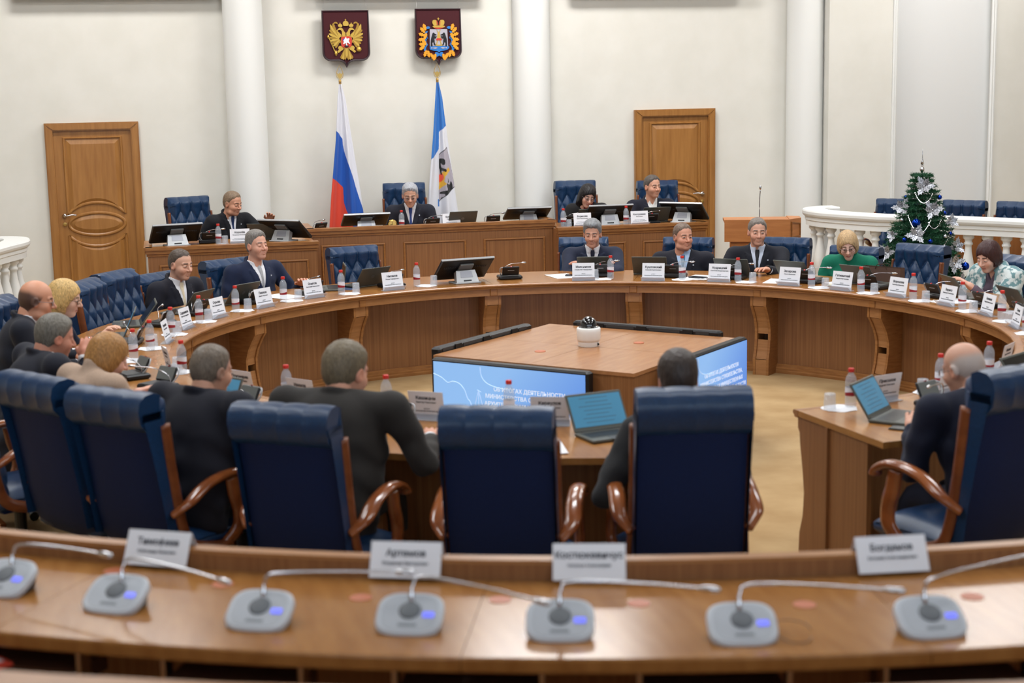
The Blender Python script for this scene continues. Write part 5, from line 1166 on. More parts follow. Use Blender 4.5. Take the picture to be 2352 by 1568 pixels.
for i, (pa, pb, sag) in enumerate((((2104, 440), (2143, 443), 26), ((2090, 490), (2120, 520), 18), ((2135, 505), (2170, 480), 30), ((2110, 525), (2140, 500), 14), ((2150, 555), (2186, 520), 26))):
    P = []
    for j in range(25):
        s = j/24; px = pa[0]+(pb[0]-pa[0])*s; py = pa[1]+(pb[1]-pa[1])*s+sag*4*s*(1-s)*.8; P.append(on_tree(px, py, .06)[0])
    b = MB()
    for p in P: b.lathe([(.001, -.006), (.006, 0), (.001, .006)], 6, tuple(p))
    o = b.obj('bead_garland', mat('bead_silver', (214, 214, 220), .15, metal=.8)); tag(o, 'string of silver beads on the fir tree, swag '+['under the top flower', 'left of the large bauble', 'right of the large bauble', 'below the large bauble', 'low on the right side'][i], 'garland', 'bead garlands on the fir tree', 'stuff')
tp = thing('tree_topper', (TX, TY, 1.49), 0, 'slender silver spire topping the fir tree', 'ornament')
b = MB(); b.smooth = True; b.lathe([(.006, 0), (.006, .02), (.018, .04), (.022, .055), (.016, .07), (.006, .078), (.012, .084), (.012, .09), (.006, .096)], 14); b.obj('globe', M_chrome, tp)
b = MB(); b.smooth = True; b.lathe([(.006, .094), (.015, .1), (.011, .13), (.004, .15), (.003, .21), (.0015, .235)], 12); b.obj('spire', M_chrome, tp)

# ---------------------------------------------------------------- chairs
def chair(ang, r, zs, label, tw=0., grp='navy leather chairs round the ring table'):
    return CHAIR.put(pol(r, ang, 0), inward(ang)+R(tw), label, 'chair', grp, (1, 1, zs))
for a, r, zs, lb, tw in (
    (-16.2, 3.62, .885, 'empty tufted navy armchair below the central podium', 0), (14.7, 3.68, .875, 'navy armchair under the grey-haired man with folded arms', 0), (27.9, 3.75, .865, 'navy armchair behind the man with teal tie', -3),
    (41.2, 3.68, .885, 'navy armchair under the man with wristwatch', 4), (50.2, 3.68, .84, 'navy armchair behind the woman in green sweater', 0), (59.2, 3.66, .885, 'empty navy armchair in front of the fir tree', 0), (73.0, 3.7, .86, 'navy armchair behind the woman in patterned shawl', 0),
    (-33.5, 3.68, .87, 'navy armchair under the man with closed eyes', 0), (-45.5, 3.58, .85, 'navy armchair under the man with cream tie', 0), (-53.5, 3.5, .92, 'empty navy armchair next to the man with cream tie', 4), (-61.5, 3.4, .92, 'empty navy armchair next to the blonde woman', 8), (-72.0, 3.72, .89, 'navy armchair at the left picture edge behind the bald man with glasses', 0),
    (-104, 3.9, 1., 'navy armchair of the bald man with glasses', 0), (-117.5, 3.92, 1., 'navy armchair of the man propping his chin', 0), (-128.4, 3.87, 1.0, 'tall navy armchair seen from behind at the left picture edge', 0), (-135.5, 3.87, .985, 'tall navy armchair seen from behind below the woman with scarf', 0), (-147.5, 3.87, .985, 'tall navy armchair seen from behind below the man in dark grey suit', 0),
    (-159.6, 3.87, 1.0, 'empty tall navy armchair seen from behind facing the screen cube', 0), (-170.0, 3.87, 1.06, 'tallest navy armchair seen from behind hiding a dark-haired person', 0), (171.5, 3.87, 1.065, 'tall navy armchair with cherry arms behind the bald man, right picture edge', 8)):
    chair(a, r, zs, lb, tw)
for x, y, rz, zs, lb in ((-2.34, 6.40, R(20), 1.035, 'tall navy podium armchair left of the white column'), (-.18, 6.58, R(-4), 1.085, 'tall navy armchair of the chairman between the flags'), (1.71, 6.48, R(-2), 1.06, 'tall navy armchair behind the black-haired woman'), (2.62, 6.48, R(-8), 1.035, 'tall navy armchair in front of the right door')):
    CHAIR.put((x, y, .12), math.pi+rz, lb, 'chair', 'navy armchairs on the podium', (1, 1, zs))
for a, lb in ((41.2, 'navy guest chair back left of the fir tree'), (46.6, 'navy guest chair back right of the fir tree'), (50.9, 'navy guest chair back at the right picture edge')):
    CHAIR.put(pol(7.35, a, 0), inward(a), lb, 'chair', 'navy guest chairs behind the balustrade', (1, 1, .95))

# ---------------------------------------------------------------- table settings
def bottle(ang, r, who, z=HT, glass=2.6, gl_r=0., nap=True):
    """bottle, upturned tumbler and the paper napkin under both"""
    dz = .003 if nap else .0005
    BOTTLE.put(pol(r, ang, z+dz), random.random()*6, 'red-capped plastic water bottle '+who, 'bottle', 'water bottles on the tables')
    if glass:
        TUMBLER.put(pol(r+gl_r, ang+glass, z+dz), 0, 'upturned glass tumbler '+who, 'glass', 'upturned tumblers on the tables')
    if nap:
        o = link('paper_napkin', NAPKIN); o.location = pol(r+gl_r*.5, ang+glass*.55, z); o.rotation_euler = (0, 0, random.random()*6); o.scale = (1.3, 1.3, 1); tag(o, 'white paper napkin '+who, 'napkin', 'paper napkins on the tables')
def plate(ang, r, lines, who, tw=0., z=HT):
    plate_kit(lines).put(pol(r, ang, z+.001), outward(ang)+R(tw), 'white nameplate in acrylic stand '+who, 'nameplate', 'nameplates on the tables')
def unit(ang, r, who, tw=0.): UNIT.put(pol(r, ang, HT), inward(ang)+R(tw), 'black conference unit '+who, 'conference unit', 'conference units on the tables')
def laptop(ang, r, who, kind=False, tw=0., z=HT): LAP[kind].put(pol(r, ang, z), inward(ang)+R(tw), 'dark grey laptop '+who, 'laptop', 'laptops on the tables')
def sheet(loc, rz, label, size=(.21, .297), z=0., n=1, m=None):
    b = MB(); b.box((0, 0, .0008), (size[0], size[1], .0016))
    for i in range(n-1): b.box((.006*(i+1), -.004*(i+1), .0024+.0016*i), (size[0], size[1], .0014), .03*(i+1))
    o = b.obj('paper_sheet', m or M_paper); o.location = loc; o.rotation_euler = (0, 0, rz); return tag(o, label, 'paper', 'papers on the tables')
S = {
 'a': 'before the empty seat next to the blonde woman', 'b': 'before the empty seat next to the man with cream tie', 'c': 'before the man with cream tie', 'd': 'before the man with closed eyes', 'e': 'before the empty chair below the podium',
 'g': 'before the grey-haired man with folded arms', 'h': 'before the man with teal tie', 'i': 'before the man with wristwatch', 'j': 'before the woman in green sweater', 'k': 'before the empty chair by the fir tree', 'l': 'before the woman in patterned shawl',
 'm': 'one seat to the right of the shawl woman', 'n': 'two seats to the right of the shawl woman', 'o': 'three seats to the right of the shawl woman'}
DEP = 'Новгородской областной Думы'
for key, pa, pr0, sur, nm, ba, br, g in (
    ('a', -66.7, 2.80, 'Садовников', 'Илья Александрович', -61.9, 2.82, 2.7), ('b', -56.3, 2.81, 'Стрыгин', 'Олег Александрович', -50.9, 2.85, 2.9), ('c', -45.1, 2.80, 'Павлюк', 'Денис Петрович', -39.4, 2.88, 3.0), ('d', -33.4, 2.86, 'Осипов', 'Анатолий Алексеевич', -28.4, 2.84, 2.8),
    ('e', -19.1, 2.79, 'Нисанов', 'Роман Геннадьевич', -14.1, 2.87, 3.0), ('g', 14.4, 2.76, 'Мельников', 'Станислав Геннадьевич', 19.0, 2.84, -2.6), ('h', 26.5, 2.73, 'Куштовский', 'Алексей Анатольевич', 31.1, 2.84, 0), ('i', 37.8, 2.77, 'Кудрицкий', 'Анатолий Владимирович', 40.8, 2.82, 2.6),
    ('j', 50.3, 2.77, 'Захарова', 'Ольга Ивановна', 54.4, 2.78, 2.6), ('k', 60.4, 2.75, 'Гетманский', 'Андрей Викторович', 64.2, 2.76, 2.7), ('l', 71.5, 2.76, 'Воронова', 'Светлана Ивановна', 75.4, 2.75, 2.9), ('m', 82.9, 2.76, 'Верига', 'Николай Степанович', 87.4, 2.75, 3.2), ('n', 93.5, 2.77, 'Беляев', 'Андрей Николаевич', 97.8, 2.79, 3.0), ('o', 104.8, 2.76, 'Телин', 'Юрий Борисович', 108.5, 2.79, 3.0)):
    plate(pa, pr0, card_lines(sur, nm), S[key]); bottle(ba, br, S[key], glass=g, gl_r=(0 if g else 0))
for key, a, r, tw in (('a', -64.5, 3.05, -6), ('b', -54.5, 3.08, -4), ('c', -42.5, 3.05, 0), ('d', -31.2, 3.06, 0), ('e', -17.6, 2.98, 0), ('g', 17.2, 3.03, 0), ('h', 29.2, 3.0, 0), ('i', 38.9, 2.98, 0), ('j', 51.6, 3.0, 0), ('k', 63.0, 3.0, 0), ('l', 76.0, 2.98, 0), ('m', 86.6, 2.98, 0), ('n', 97.5, 2.98, 0)): unit(a, r, S[key], tw)
for key, a, r, kd, tw in (('a', -64.8, 3.3, 'wide', 28), ('b', -53.2, 3.25, False, 4), ('c', -44.0, 3.22, False, 0), ('e', -20.6, 3.2, False, 10), ('g', 16.2, 3.24, False, 0), ('h', 25.0, 3.22, False, 0), ('i', 38.4, 3.18, False, 0), ('j', 48.4, 3.2, False, -6), ('k', 59.6, 3.2, False, -4), ('m', 77.9, 3.2, False, -18), ('n', 90.5, 3.2, False, 0)):
    laptop(a, r, S[key], kd, tw)
laptop(-25.8, 3.2, 'seen edge-on beside the empty chair below the podium', 'steep', 62)
MONITOR.put(pol(2.95, -5.6, HT), inward(-5.6)+R(6), 'silver-edged touch monitor seen from behind on the ring table', 'monitor', 'touch monitors'); UNIT.put(pol(3.02, 2.5, HT), inward(2.5), 'black conference unit alone beside the ring table monitor', 'conference unit', 'conference units on the tables')
sheet(pol(3.08, 11.2, HT), inward(11.2)+.3, 'white sheet beside the folded arms', n=2); sheet(pol(3.0, 33.4, HT), inward(33.4)-.2, 'white sheets beside the teal tie man', n=2); sheet(pol(2.98, 35.8, HT+.004), inward(36), 'white sheet left of the wristwatch man nameplate'); sheet(pol(2.98, 46.6, HT), inward(46.6)+.2, 'white sheet under the hand with wristwatch')
sheet(pol(3.12, -35.3, HT), inward(-35), 'white sheets before the man with closed eyes', n=3); sheet(pol(2.93, 80.0, HT), inward(80), 'white sheets left of the seat beyond the shawl woman', n=2); sheet(pol(3.1, 93, HT), inward(93)+.3, 'white sheets at the second seat beyond the shawl woman', n=2); sheet(pol(3.2, -24, HT), inward(-24)+.5, 'blue folder beside the empty chair below the podium', m=mat('blue_folder', (50, 70, 110), .5))
def phone(loc, rz, label):
    t = thing('smartphone', loc, rz, label, 'phone'); MB().rbox((0, 0, .004), (.074, .152, .008), .003).obj('body', M_black, t); MB().box((0, 0, .0083), (.068, .142, .0006)).obj('screen', mat('phone_glass', (14, 15, 18), .08), t)
phone(pol(2.96, 33.2, HT+.0045), inward(33)+1.2, 'black smartphone on white sheets beside the teal tie'); phone(pol(3.08, 13.0, HT+.004), inward(13)+1.5, 'black smartphone beside the folded arms'); phone(pol(3.3, 169.0, HT), inward(169)+.6, 'black smartphone at the table corner beside the bald man')
# glasses case and gift bag
t = thing('glasses_case', pol(2.9, 57.2, HT), inward(57)+1.3, 'speckled glasses case beside the green sweater woman bottle', 'case'); b = MB(); b.smooth = True; b.rbox((0, 0, .016), (.14, .05, .03), .014); b.obj('shell', noisy('speckled', (222, 216, 196), (60, 60, 60), nscale=70, rough=.5, lo=.6, hi=.64), t); MB().box((0, .0, .016), (.141, .051, .0015)).obj('seam', M_dark, t)
t = thing('gift_bag', pol(3.36, 59.8, HT), inward(59)+.1, 'brown paper gift bag on the table before the fir tree', 'bag'); Mb = mat('brown_paper', (84, 60, 48), .75)
b = MB(); b.add([(-.17, -.05, 0), (.17, -.05, 0), (.17, .05, 0), (-.17, .05, 0), (-.17, -.035, .125), (.17, -.035, .125), (.17, .035, .125), (-.17, .035, .125)], [(0, 1, 5, 4), (1, 2, 6, 5), (2, 3, 7, 6), (3, 0, 4, 7), (3, 2, 1, 0)]); o = b.obj('bag_body', Mb, t); md = o.modifiers.new('t', 'SOLIDIFY'); md.thickness = .002
for s in (-1, 1): MB().tube(spline([(-.05, s*.037, .11), (-.03, s*.04, .145), (.03, s*.04, .145), (.05, s*.037, .11)], 5), .003, 6).obj('rope_handle', mat('bag_rope', (60, 40, 32), .8), t)
# near half of the ring
near = (('bz', -73.6, 2.80, 'before the blonde woman', 2.6), ('b16', -85.2, 2.83, 'beside the blonde woman papers', 3.0), ('b17', -92.3, 2.92, 'before the bald man with glasses', 0), ('b18', -104.2, 2.72, 'before the man propping his chin', 2.5), ('b19', -117.3, 2.72, 'beyond the short-haired man in back view', 0), ('b20', -128.5, 2.70, 'between the two men in back view', -2.6), ('b21', -142.3, 2.70, 'right of the man in dark grey suit', 0), ('b22', -156.1, 2.70, 'before the empty chair facing the screen cube', 0), ('b23', 167.4, 2.76, 'at the table end left of the bald man', 2.6), ('b24', 153.7, 2.74, 'just left of the bald man head', 3.0), ('b25', 143.2, 2.74, 'just right of the bald man head', 2.5), ('b26', 118.5, 2.85, 'at the right picture edge', 2.6))
for _, a, r, wh, g in near: bottle(a, r, wh, glass=g)
for a, r, sur, nm, wh, tw in ((-78.5, 2.76, 'Романов', 'Игорь Петрович', 'turned edge-on before the blonde woman', 0), (-101.5, 2.76, 'Королев', 'Павел Ильич', 'turned edge-on before the man propping his chin', 0), (-122.0, 2.74, 'Пономарев', 'Сергей Юрьевич', 'right of the short-haired man in back view', 6), (-131.5, 2.72, 'Иванов', 'Илья Петрович', 'half hidden by the man in dark grey suit', 0), (-147.7, 2.76, 'Кашицын', 'Виктор Павлович', 'before the man in dark grey suit', 0), (-160.6, 2.80, 'Караулов', 'Кирилл Олегович', 'before the empty chair facing the screen cube', 0), (162.6, 2.74, 'Прасолов', 'Андрей Олегович', 'left of the bald man with a small sticker', 0), (154.0, 2.80, 'Ефимов', 'Олег Юрьевич', 'half hidden by the bald man head', 0), (137.3, 2.72, 'Фомин', 'Юрий Сергеевич', 'right of the bald man head', 0)):
    plate(a, r, card_lines(sur, nm), wh, tw)
for a, r, wh, tw in ((-79.5, 3.0, 'before the blonde woman', 0), (-91, 3.12, 'before the bald man with glasses', 0), (-103.5, 3.0, 'before the man propping his chin', 10), (-111.5, 2.98, 'before the woman with scarf', 20), (-127.5, 2.98, 'before the short-haired man in back view', 0), (-146, 3.0, 'before the man in dark grey suit', 0), (-158.5, 3.04, 'before the empty chair facing the screen cube', 0), (160.0, 2.98, 'before the bald man', 0), (118, 3.0, 'near the right picture edge', 0)): unit(a, r, wh, tw)
laptop(-74.5, 3.2, 'turned to the blonde woman', True, 14); laptop(-127.0, 3.22, 'with lit screen between the two men in back view', True, 0)
LAP['lit'].put(pol(3.06, -166.4, HT), inward(-166.4)+R(26), 'dark laptop with lit document before the tallest chair', 'laptop', 'laptops on the tables'); LAP['lit'].put(pol(3.1, 167.0, HT), inward(167)+R(30), 'dark laptop with lit blue screen on the table end', 'laptop', 'laptops on the tables')
laptop(146.5, 3.15, 'right of the bald man', False, 0)
sheet(pol(3.27, -160.0, HT), inward(-160)+.15, 'white papers beside the lit document laptop', n=4, size=(.24, .297)); sheet(pol(3.15, -150.8, HT), inward(-150), 'white papers under the hand of the grey suit man', n=3); sheet(pol(3.18, 158.5, HT), inward(158)+.2, 'white papers under the bald man hands', n=2); sheet(pol(3.12, -115.5, HT), inward(-115)+.3, 'white papers before the woman with scarf', n=2); sheet(pol(3.25, -83.0, HT), inward(-83)+.2, 'white papers before the blonde woman', n=2)

# ---------------------------------------------------------------- things on the podium
for x, y, z, rz, lb, kit in ((-2.6, 5.33, .925, 12, 'touch monitor at the left end of the podium beside the door', MONITOR), (-1.55, 5.36, .925, -38, 'touch monitor angled beside the raised hand', MONITOR), (-.70, 6.02, .93, 2, 'touch monitor left of the chairman', MONITOR_LOW), (1.0, 6.06, .93, 0, 'touch monitor right of the chairman beside the column', MONITOR_LOW), (1.78, 5.72, .925, 0, 'touch monitor before the black-haired woman', MONITOR), (2.6, 5.66, .925, -40, 'touch monitor before the man in open white collar', MONITOR)):
    kit.put((x, y, z), math.pi+R(rz), lb, 'monitor', 'touch monitors')
def pod(x, y, z, key, sur, nm, bx, by, dx=.06, txt='заместитель председателя', g=True):
    plate_kit(card_lines(sur, nm, True, txt)).put((x, y, z), 0, 'white nameplate '+key, 'nameplate', 'nameplates on the podium')
    if bx is not None:
        BOTTLE.put((bx, by, z+.003), 1., 'red-capped water bottle '+key, 'bottle', 'water bottles on the podium')
        if g: TUMBLER.put((bx+dx, by+.01, z+.003), 0, 'upturned tumbler '+key, 'glass', 'tumblers on the podium')
        o = link('paper_napkin', NAPKIN); o.location = (bx+dx*.5, by, z); tag(o, 'white paper napkin '+key, 'napkin', 'napkins on the podium')
pod(-2.0, 5.18, .925, 'on the podium beside the man with raised hand', 'Королёв', 'Владимир Евгеньевич', -2.2, 5.22)
pod(.19, 5.98, .93, 'on the podium right of the chairman', 'Бобрышев', 'Юрий Иванович', -.33, 5.98, g=False)
pod(1.46, 5.52, .925, 'on the podium before the black-haired woman', 'Борисова', 'Ольга Анатольевна', 1.26, 5.54)
pod(2.06, 5.5, .925, 'on the podium before the man in open white collar', 'Костусенко', 'Илья Ильич', 1.93, 5.56)
for x, y, z, rz, lb in ((-2.28, 5.42, .925, 0, 'black conference unit on the podium beside the raised-hand man'), (-.02, 6.0, .93, 4, 'black conference unit with microphone before the chairman'), (1.4, 5.74, .925, 0, 'black conference unit before the black-haired woman'), (2.2, 5.62, .925, 0, 'black conference unit before the man in open white collar'), (-1.2, 5.92, .93, 30, 'black conference unit at the left end of the central podium'), (.62, 6.02, .93, 0, 'black conference unit right of the chairman nameplate')):
    UNIT.put((x, y, z), math.pi+R(rz), lb, 'conference unit', 'conference units on the podium')
t = thing('desk_clock', (-.42, 6.03, .93), math.pi, 'small round gold desk clock beside the chairman bottle', 'clock'); b = MB(); b.smooth = True; b.lathe([(.05, -.008), (.052, 0), (.046, .008)], 24, (0, 0, .052), Matrix.Rotation(R(-90), 3, 'X')); b.obj('case', M_brass, t); MB().lathe([(.04, 0), (.04, .001)], 24, (0, .009, .052), Matrix.Rotation(R(-90), 3, 'X')).obj('dial', mat('dial', (220, 190, 110), .4), t)
b = MB(); b.box((0, .011, .065), (.003, .001, .028)).box((.01, .011, .052), (.022, .001, .003)); b.obj('hands', M_black, t); MB().box((0, 0, .004), (.06, .03, .008)).obj('foot', M_brass, t)
sheet((.0, 6.16, .93), .05, 'white papers the chairman reads', n=3)
LAP[False].put((1.62, 5.92, .925), math.pi, 'dark laptop before the black-haired woman', 'laptop', 'laptops on the podium'); LAP['wide'].put((2.3, 5.86, .925), math.pi, 'dark blue laptop before the man in open white collar', 'laptop', 'laptops on the podium')
LAP[False].put((.3, 6.14, .93), math.pi+.05, 'dark laptop behind the chairman nameplate', 'laptop', 'laptops on the podium'); LAP[False].put((-1.72, 5.6, .925), math.pi-.3, 'dark laptop beside the raised hand', 'laptop', 'laptops on the podium')

# ---------------------------------------------------------------- front desk: microphone units and tent cards
POS = ['at the left picture edge', 'second from the left picture edge', 'third from the left picture edge', 'fourth, left of the bright reflection', 'in the bright reflection', 'beside the thin cable loop', 'at the right end of the desk']
for i, (a, r, dx, dy) in enumerate(((-148.4, 6.10, .33, .02), (-152.1, 6.15, .38, -.09), (-156.3, 6.21, .37, .08), (-160.1, 6.2, .36, -.15), (-163.8, 6.23, .37, -.04), (-168.1, 6.27, .36, -.06), (-172.6, 6.27, .42, .18))):
    desk_mic_kit(dx, dy).put(pol(r, a, FZ), inward(a)+R((i*37 % 9)-4), 'light grey microphone unit '+POS[i], 'microphone', 'microphone units on the front desk')
    MB().lathe([(.032, 0), (.032, .0015)], 18).obj('cable_cover', MATS['cable_cover'], None); o = COL.objects[-1]; o.location = pol(r-.24, a-2.0, FZ); tag(o, 'flat orange cable cover by the unit '+POS[i], 'cable cover', 'cable covers on the front desk')
for i, (a, nm, sub, lb) in enumerate(((-151.5, 'Тимофеев', 'Александр Иванович', 'at the left'), (-159.2, 'Артемов', 'Владимир Викторович', 'below the empty chair'), (-164.5, 'Костюкевичус', 'Наталья Алексеевна', 'with shiny top below the tallest chair'), (-173.2, 'Богданов', 'Евгений Александрович', 'at the right'))):
    t = thing('tent_card', pol(5.768, a, FZ+.062), inward(a), 'white folded name card on the front desk rail '+lb, 'name card', 'folded name cards on the front desk')
    hgt, hw, z1 = .10, .105, .044
    b = MB(); b.add([(-hw, -.052, z1-.094), (hw, -.052, z1-.094), (hw, 0, z1), (-hw, 0, z1), (-hw, .052, z1-.094), (hw, .052, z1-.094)], [(0, 1, 2, 3), (3, 2, 5, 4)]); o = b.obj('card', M_paper, t, fix=False); md = o.modifiers.new('t', 'SOLIDIFY'); md.thickness = .0012
    tm = join_text([(nm, .028, .065, .02), (sub, .0125, .04, .01)], M_ink); tm.transform(Matrix.Translation((0, -.0535, z1-.094)) @ Matrix.Rotation(R(-29), 4, 'X')); link('lettering', tm, t)
b = MB(); b.smooth = True; p0 = pol(6.27, -169.3, FZ+.004)
b.tube([(p0.x+.05*math.cos(a)*(1+.1*math.sin(3*a)), p0.y+.06*math.sin(a), p0.z+.01*(1+math.sin(a))) for a in np.linspace(0, 5.6, 26)], .0016, 5); tag(b.obj('thin_cable', mat('thin_cable', (120, 90, 70), .5)), 'thin looped cable lying on the front desk', 'cable')
t = thing('red_folder', pol(6.42, -149.5, FZ-.09), R(32), 'red and white folder at the lower left picture corner', 'folder'); MB().box((0, 0, .004), (.13, .2, .008)).obj('cover', mat('folder_red', (214, 70, 50), .5), t); MB().box((.01, -.01, .0085), (.09, .12, .001)).obj('page', M_paper, t)

# ---------------------------------------------------------------- people
dots = noisy('tie_dotted', (120, 122, 126), (206, 206, 210), nscale=900, detail=0, rough=.6, lo=.5, hi=.56)
def P_(px, py, D): # a point at depth D along the line of sight of the photo
    return CAM+(cx_*((px-1176)/3575)-cu_*((py-784)/3575)+cf_)*D
def on_ring(ang, r, z): return pol(r, ang, z)
SK = (218, 168, 142)
def seat(ang, r, z, **kw):
    tw = kw.pop('tw', 0); return person(pol(r, ang, z), inward(ang)+R(tw), **kw)
# podium
person((-2.01, 6.2, 1.24), math.pi+R(28), 'heavy-set man in dark suit raising his hand at the podium', dict(hair='short', hc=(134, 112, 90), th=.007, recede=.012, fade=.5, skin=(208, 152, 124), w=1.04, jaw=1.06, jowl=1, eyes='down'), (18, 20, 32), tie=(28, 46, 84), hyaw=18, hpitch=14, lean=.16, broad=1.06, armL=(-.3, .36, 1.04), armR=(.2, .2, .84), fine=True, zseat=.56)
person((-.17, 6.4, 1.245), math.pi-R(8), 'silver-haired chairman with glasses reading between the flags', dict(hair='parted', hc=(176, 178, 184), th=.010, skin=(206, 156, 130), w=1.03, jaw=1.04, eyes='down', brow=(90, 84, 80)), (38, 42, 58), tie=(34, 56, 112), hpitch=16, lean=.2, glasses='metal', broad=1.05, fine=True, zseat=.56, armR=(.13, .3, .9), armL=(-.13, .3, .9))
person((1.67, 6.1, 1.2), math.pi-R(12), 'woman with long black hair, glasses and black jacket looking down', dict(hair='bob', hc=(22, 18, 20), len=-.2, skin=(214, 168, 148), fem=1, w=.95, eyes='down'), (22, 20, 24), shirt=(110, 30, 36), hpitch=22, hyaw=14, hroll=-10, lean=.26, glasses='metal', broad=.9, fine=True, badge=False, zseat=.52, armR=(.12, .34, .95), armL=(-.12, .34, .95), lowcut=-.06)
person((2.42, 6.2, 1.265), math.pi+R(2), 'man in navy suit and open white collar at the podium', dict(hair='short', hc=(92, 84, 78), th=.009, recede=.004, skin=(210, 156, 130), w=1.02, jaw=1.06, eyes='squint', gaze=.003), (30, 34, 56), shirt=(236, 236, 234), hyaw=16, hpitch=2, lean=.1, broad=1.12, fine=True, zseat=.56, armR=(.2, .34, .96), armL=(-.2, .34, .96))
# ring, far side
seat(-45.1, 3.65, 1.035, label='balding man in dark suit with cream tie', head=dict(hair='short', hc=(86, 72, 62), th=.005, recede=.026, fade=.6, skin=SK, w=1.04, jaw=1.08, eyes='squint', gaze=-.002), suit=(26, 28, 46), tie=(208, 194, 166), hyaw=6, hpitch=9, lean=.1, broad=1.04, fine=True, tw=-6, armR='down', armL='down')
seat(-32.0, 3.7, 1.105, label='man with closed eyes in blue suit and dotted tie', head=dict(hair='parted', hc=(128, 122, 116), th=.008, recede=.006, skin=(216, 162, 138), w=1.0, jaw=1.04, eyes='closed'), suit=(24, 42, 82), tie=dots, hyaw=2, hpitch=-3, lean=.05, broad=1.16, fine=True, armR='down', armL=(-.26, .28, .775))
seat(15.9, 3.6, 1.055, label='grey-haired man in blue suit with folded arms', head=dict(hair='parted', quiff=1, hc=(132, 134, 136), th=.012, skin=(204, 152, 128), w=.97, jaw=1.0, eyes='squint', gaze=-.003), suit=(36, 46, 76), tie=(24, 28, 48), hyaw=-6, hpitch=8, lean=.2, broad=1.1, fine=True, armR=(-.02, .33, .785, (1., -.1, -.25)), armL=(.02, .37, .80, (-1., -.1, -.25)))
seat(28.2, 3.75, 1.015, label='man with cropped hair, pale blue shirt and teal tie', head=dict(hair='buzz', hc=(116, 96, 82), th=.005, fade=.6, recede=.008, skin=(216, 156, 130), w=1.05, jaw=1.07, jowl=1, eyes='squint', gaze=.003), suit=(28, 30, 48), shirt=(176, 200, 230), tie=(28, 98, 128), hyaw=30, hpitch=2, lean=.06, broad=1.14, fine=True, tw=8, armR='down', armL='down')
seat(38.5, 3.72, 1.07, label='man with black tie and wristwatch, hand on the table', head=dict(hair='short', hc=(126, 116, 108), th=.008, recede=.002, skin=(214, 162, 138), w=1.0, jaw=1.02, eyes='open', gaze=-.003), suit=(28, 31, 46), shirt=(206, 214, 230), tie=(20, 20, 26), hyaw=12, hpitch=4, lean=.1, broad=1.12, fine=True, tw=14, armL=(-.12, .5, .785), armR=(.24, .3, .785), watch=True)
seat(51.4, 3.68, .99, label='blonde woman with glasses in green turtleneck sweater', head=dict(hair='bob', hc=(200, 166, 122), len=-.08, skin=(226, 184, 166), fem=1, w=.93, eyes='down', fr=-.0), suit=(6, 104, 80), style='sweater', hyaw=14, hpitch=20, hroll=6, lean=.2, glasses='dark', broad=.93, fine=True, tw=14, armR='down', armL='down')
SHM = noisy('patterned_shawl', (214, 222, 220), (112, 148, 152), nscale=24, detail=6, rough=.8, lo=.47, hi=.53)
tS, iS = seat(73.1, 3.62, 1.0, label='dark-haired woman in patterned shawl writing', head=dict(hair='bob', hc=(62, 32, 30), len=-.08, skin=(222, 178, 158), fem=1, w=.98, eyes='down'), suit=cloth_mat('plum_blouse', (86, 72, 84)), style='open', hyaw=8, hpitch=22, lean=.24, broad=.95, fine=True, armL=(-.04, .42, .765), armR='down')
# shawl over her shoulders
def shawl(t, info):
    N, S_ = info['N'], info['S']; arms, SJ = info['arms'], info['SJ']; lo = S_-[.38, .25, .42]; hi = S_+[.38, .3, .12]; P, _ = grid(lo, hi, .0095); X, Y, Z = P
    d = info['torso'](P, .018)
    for s in (-1, 1): d = smin(d, cap_(P, SJ[s], SJ[s]*.35+arms[s][0]*.65, .085, .085), .03)
    d = smin(d, cap_(P, N+[0, -.02, -.02], N+[0, -.03, .0], .075, .07), .03)
    d = d+.004*np.sin(X*60+Z*35); wv = .035+np.clip((N[2]-Z), 0, .4)*.12
    d = np.maximum(d, -np.maximum(np.abs(X)-wv, -(Y-S_[1]-.03))); d = np.maximum(d, -cap_(P, N+[0, 0, -.04], N+[0, .02, .12], .06, .06)); d = np.maximum(d, S_[2]-.36-Z)
    v, q = nets(d, lo, .0095); link('shawl', np_mesh('shawl', v, q, SHM), t)
shawl(tS, iS)
# ring, left and near side
P12 = P_(85, 690, 9.2); P13 = P_(150, 685, 9.95); P14 = P_(128, 775, 8.3); P15 = P_(250, 820, 7.9); P16 = P_(487, 852, 7.1); P17 = P_(795, 855, 6.9); P18 = P_(1556, 875, 6.53); P19 = P_(2212, 848, 6.96)
person(P12, -R(88), 'bald man with thin glasses in dark suit, left picture edge', dict(hair=None, hc=(64, 46, 38), crown=.055, fade=.92, skin=(208, 148, 118), w=1.04, jaw=1.08, jowl=1, eyes='down'), (22, 26, 44), hyaw=0, hpitch=10, lean=.16, glasses='metal', broad=1.3, shrug=.04)
person(P13, -R(95), 'woman with straight blonde hair and navy jacket', dict(hair='bob', hc=(214, 176, 112), len=-.16, skin=(220, 176, 152), fem=1, w=.95, eyes='down'), (24, 34, 64), hyaw=-4, hpitch=14, lean=.22, glasses='dark', broad=.92, badge=False, armR=(.05, .42, .80), armL=(-.1, .42, .80))
person(P14, -R(66), 'grey-haired man in dark suit propping his chin on his fist', dict(hair='short', hc=(112, 106, 96), th=.012, skin=(196, 136, 112), w=1.02, jaw=1.06, eyes='down'), (26, 30, 48), hyaw=-4, hpitch=14, lean=.24, broad=1.3, shrug=.06, armR=(.03, .38, P14.z-.13), handR=1., armL=(-.14, .34, .79))
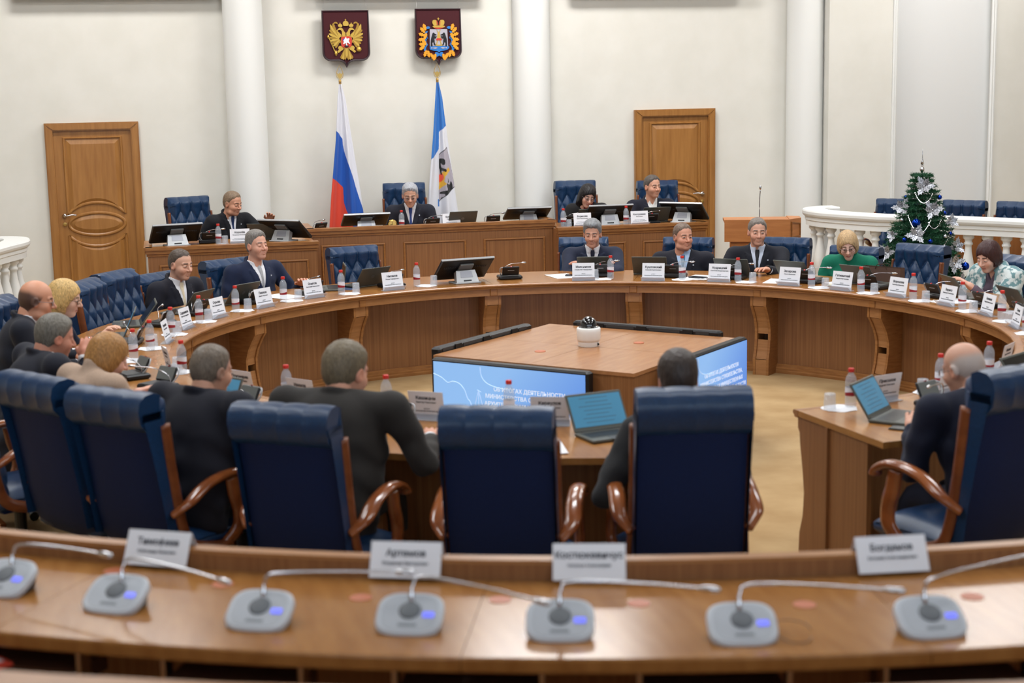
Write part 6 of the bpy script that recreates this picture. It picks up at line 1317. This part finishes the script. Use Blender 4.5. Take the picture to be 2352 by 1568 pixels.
person(P15, -R(60), 'woman with ginger bob in beige jumper and dark scarf', dict(hair='bob', hc=(172, 122, 66), len=-.1, skin=(222, 170, 148), fem=1, w=.97, eyes='down'), (158, 134, 116), style='sweater', hyaw=-12, hpitch=24, lean=.22, broad=1.25, shrug=.04)
person(P16, -R(47), 'man with short cropped hair in dark suit, back view', dict(hair='buzz', hc=(112, 98, 84), th=.006, fade=.6, skin=(200, 148, 122), w=1.02, eyes='open'), (26, 28, 44), hyaw=-8, hpitch=10, lean=.16, broad=1.35, shrug=.06, detail=.008)
person(P17, -R(33), 'man with brown hair in dark grey suit, back view', dict(hair='short', hc=(112, 98, 76), th=.010, skin=(206, 150, 124), w=1.02, eyes='down', recede=.0, size=1.08), (62, 57, 53), hyaw=-14, hpitch=14, lean=.18, broad=1.45, shrug=.05, detail=.008, armR=(.30, .4, .79), armL=(-.2, .3, .79))
person(P18, -R(10), 'dark-haired person hidden behind the tallest chair', dict(hair='parted', hc=(58, 46, 40), th=.012, skin=(206, 154, 130), eyes='open'), (50, 50, 52), hyaw=4, hpitch=6, lean=.12, broad=1.0, detail=.009, armL=(-.26, .2, .77))
person(P19, R(14), 'bald man with white stubble in navy suit reading at the table end', dict(hair=None, hc=(190, 182, 176), crown=.06, fade=.8, recede=.03, skin=(206, 156, 132), w=1.03, eyes='down'), (20, 30, 60), hyaw=10, hpitch=16, lean=.22, broad=1.4, shrug=.03, detail=.008, armL=(-.16, .36, .785), armR=(.06, .36, .785), glasses='dark')
# scarf of the woman in beige
b = MB(); b.smooth = True; c = P15+Vector((-.05, -.03, -.12))
b.tube([(c.x+.085*math.cos(a), c.y+.085*math.sin(a), c.z+.02*math.sin(2*a)) for a in np.linspace(0, 2*math.pi, 25)[:-1]], .036, 10, closed=True)
o = b.obj('scarf', noisy('dark_scarf', (40, 44, 46), (70, 74, 76), nscale=120, rough=.95)); tag(o, 'dark grey knitted scarf round the ginger woman neck', 'scarf')


sheet(pol(3.2, 55.6, HT), inward(55.6), 'white sheet beside the green sweater woman laptop')
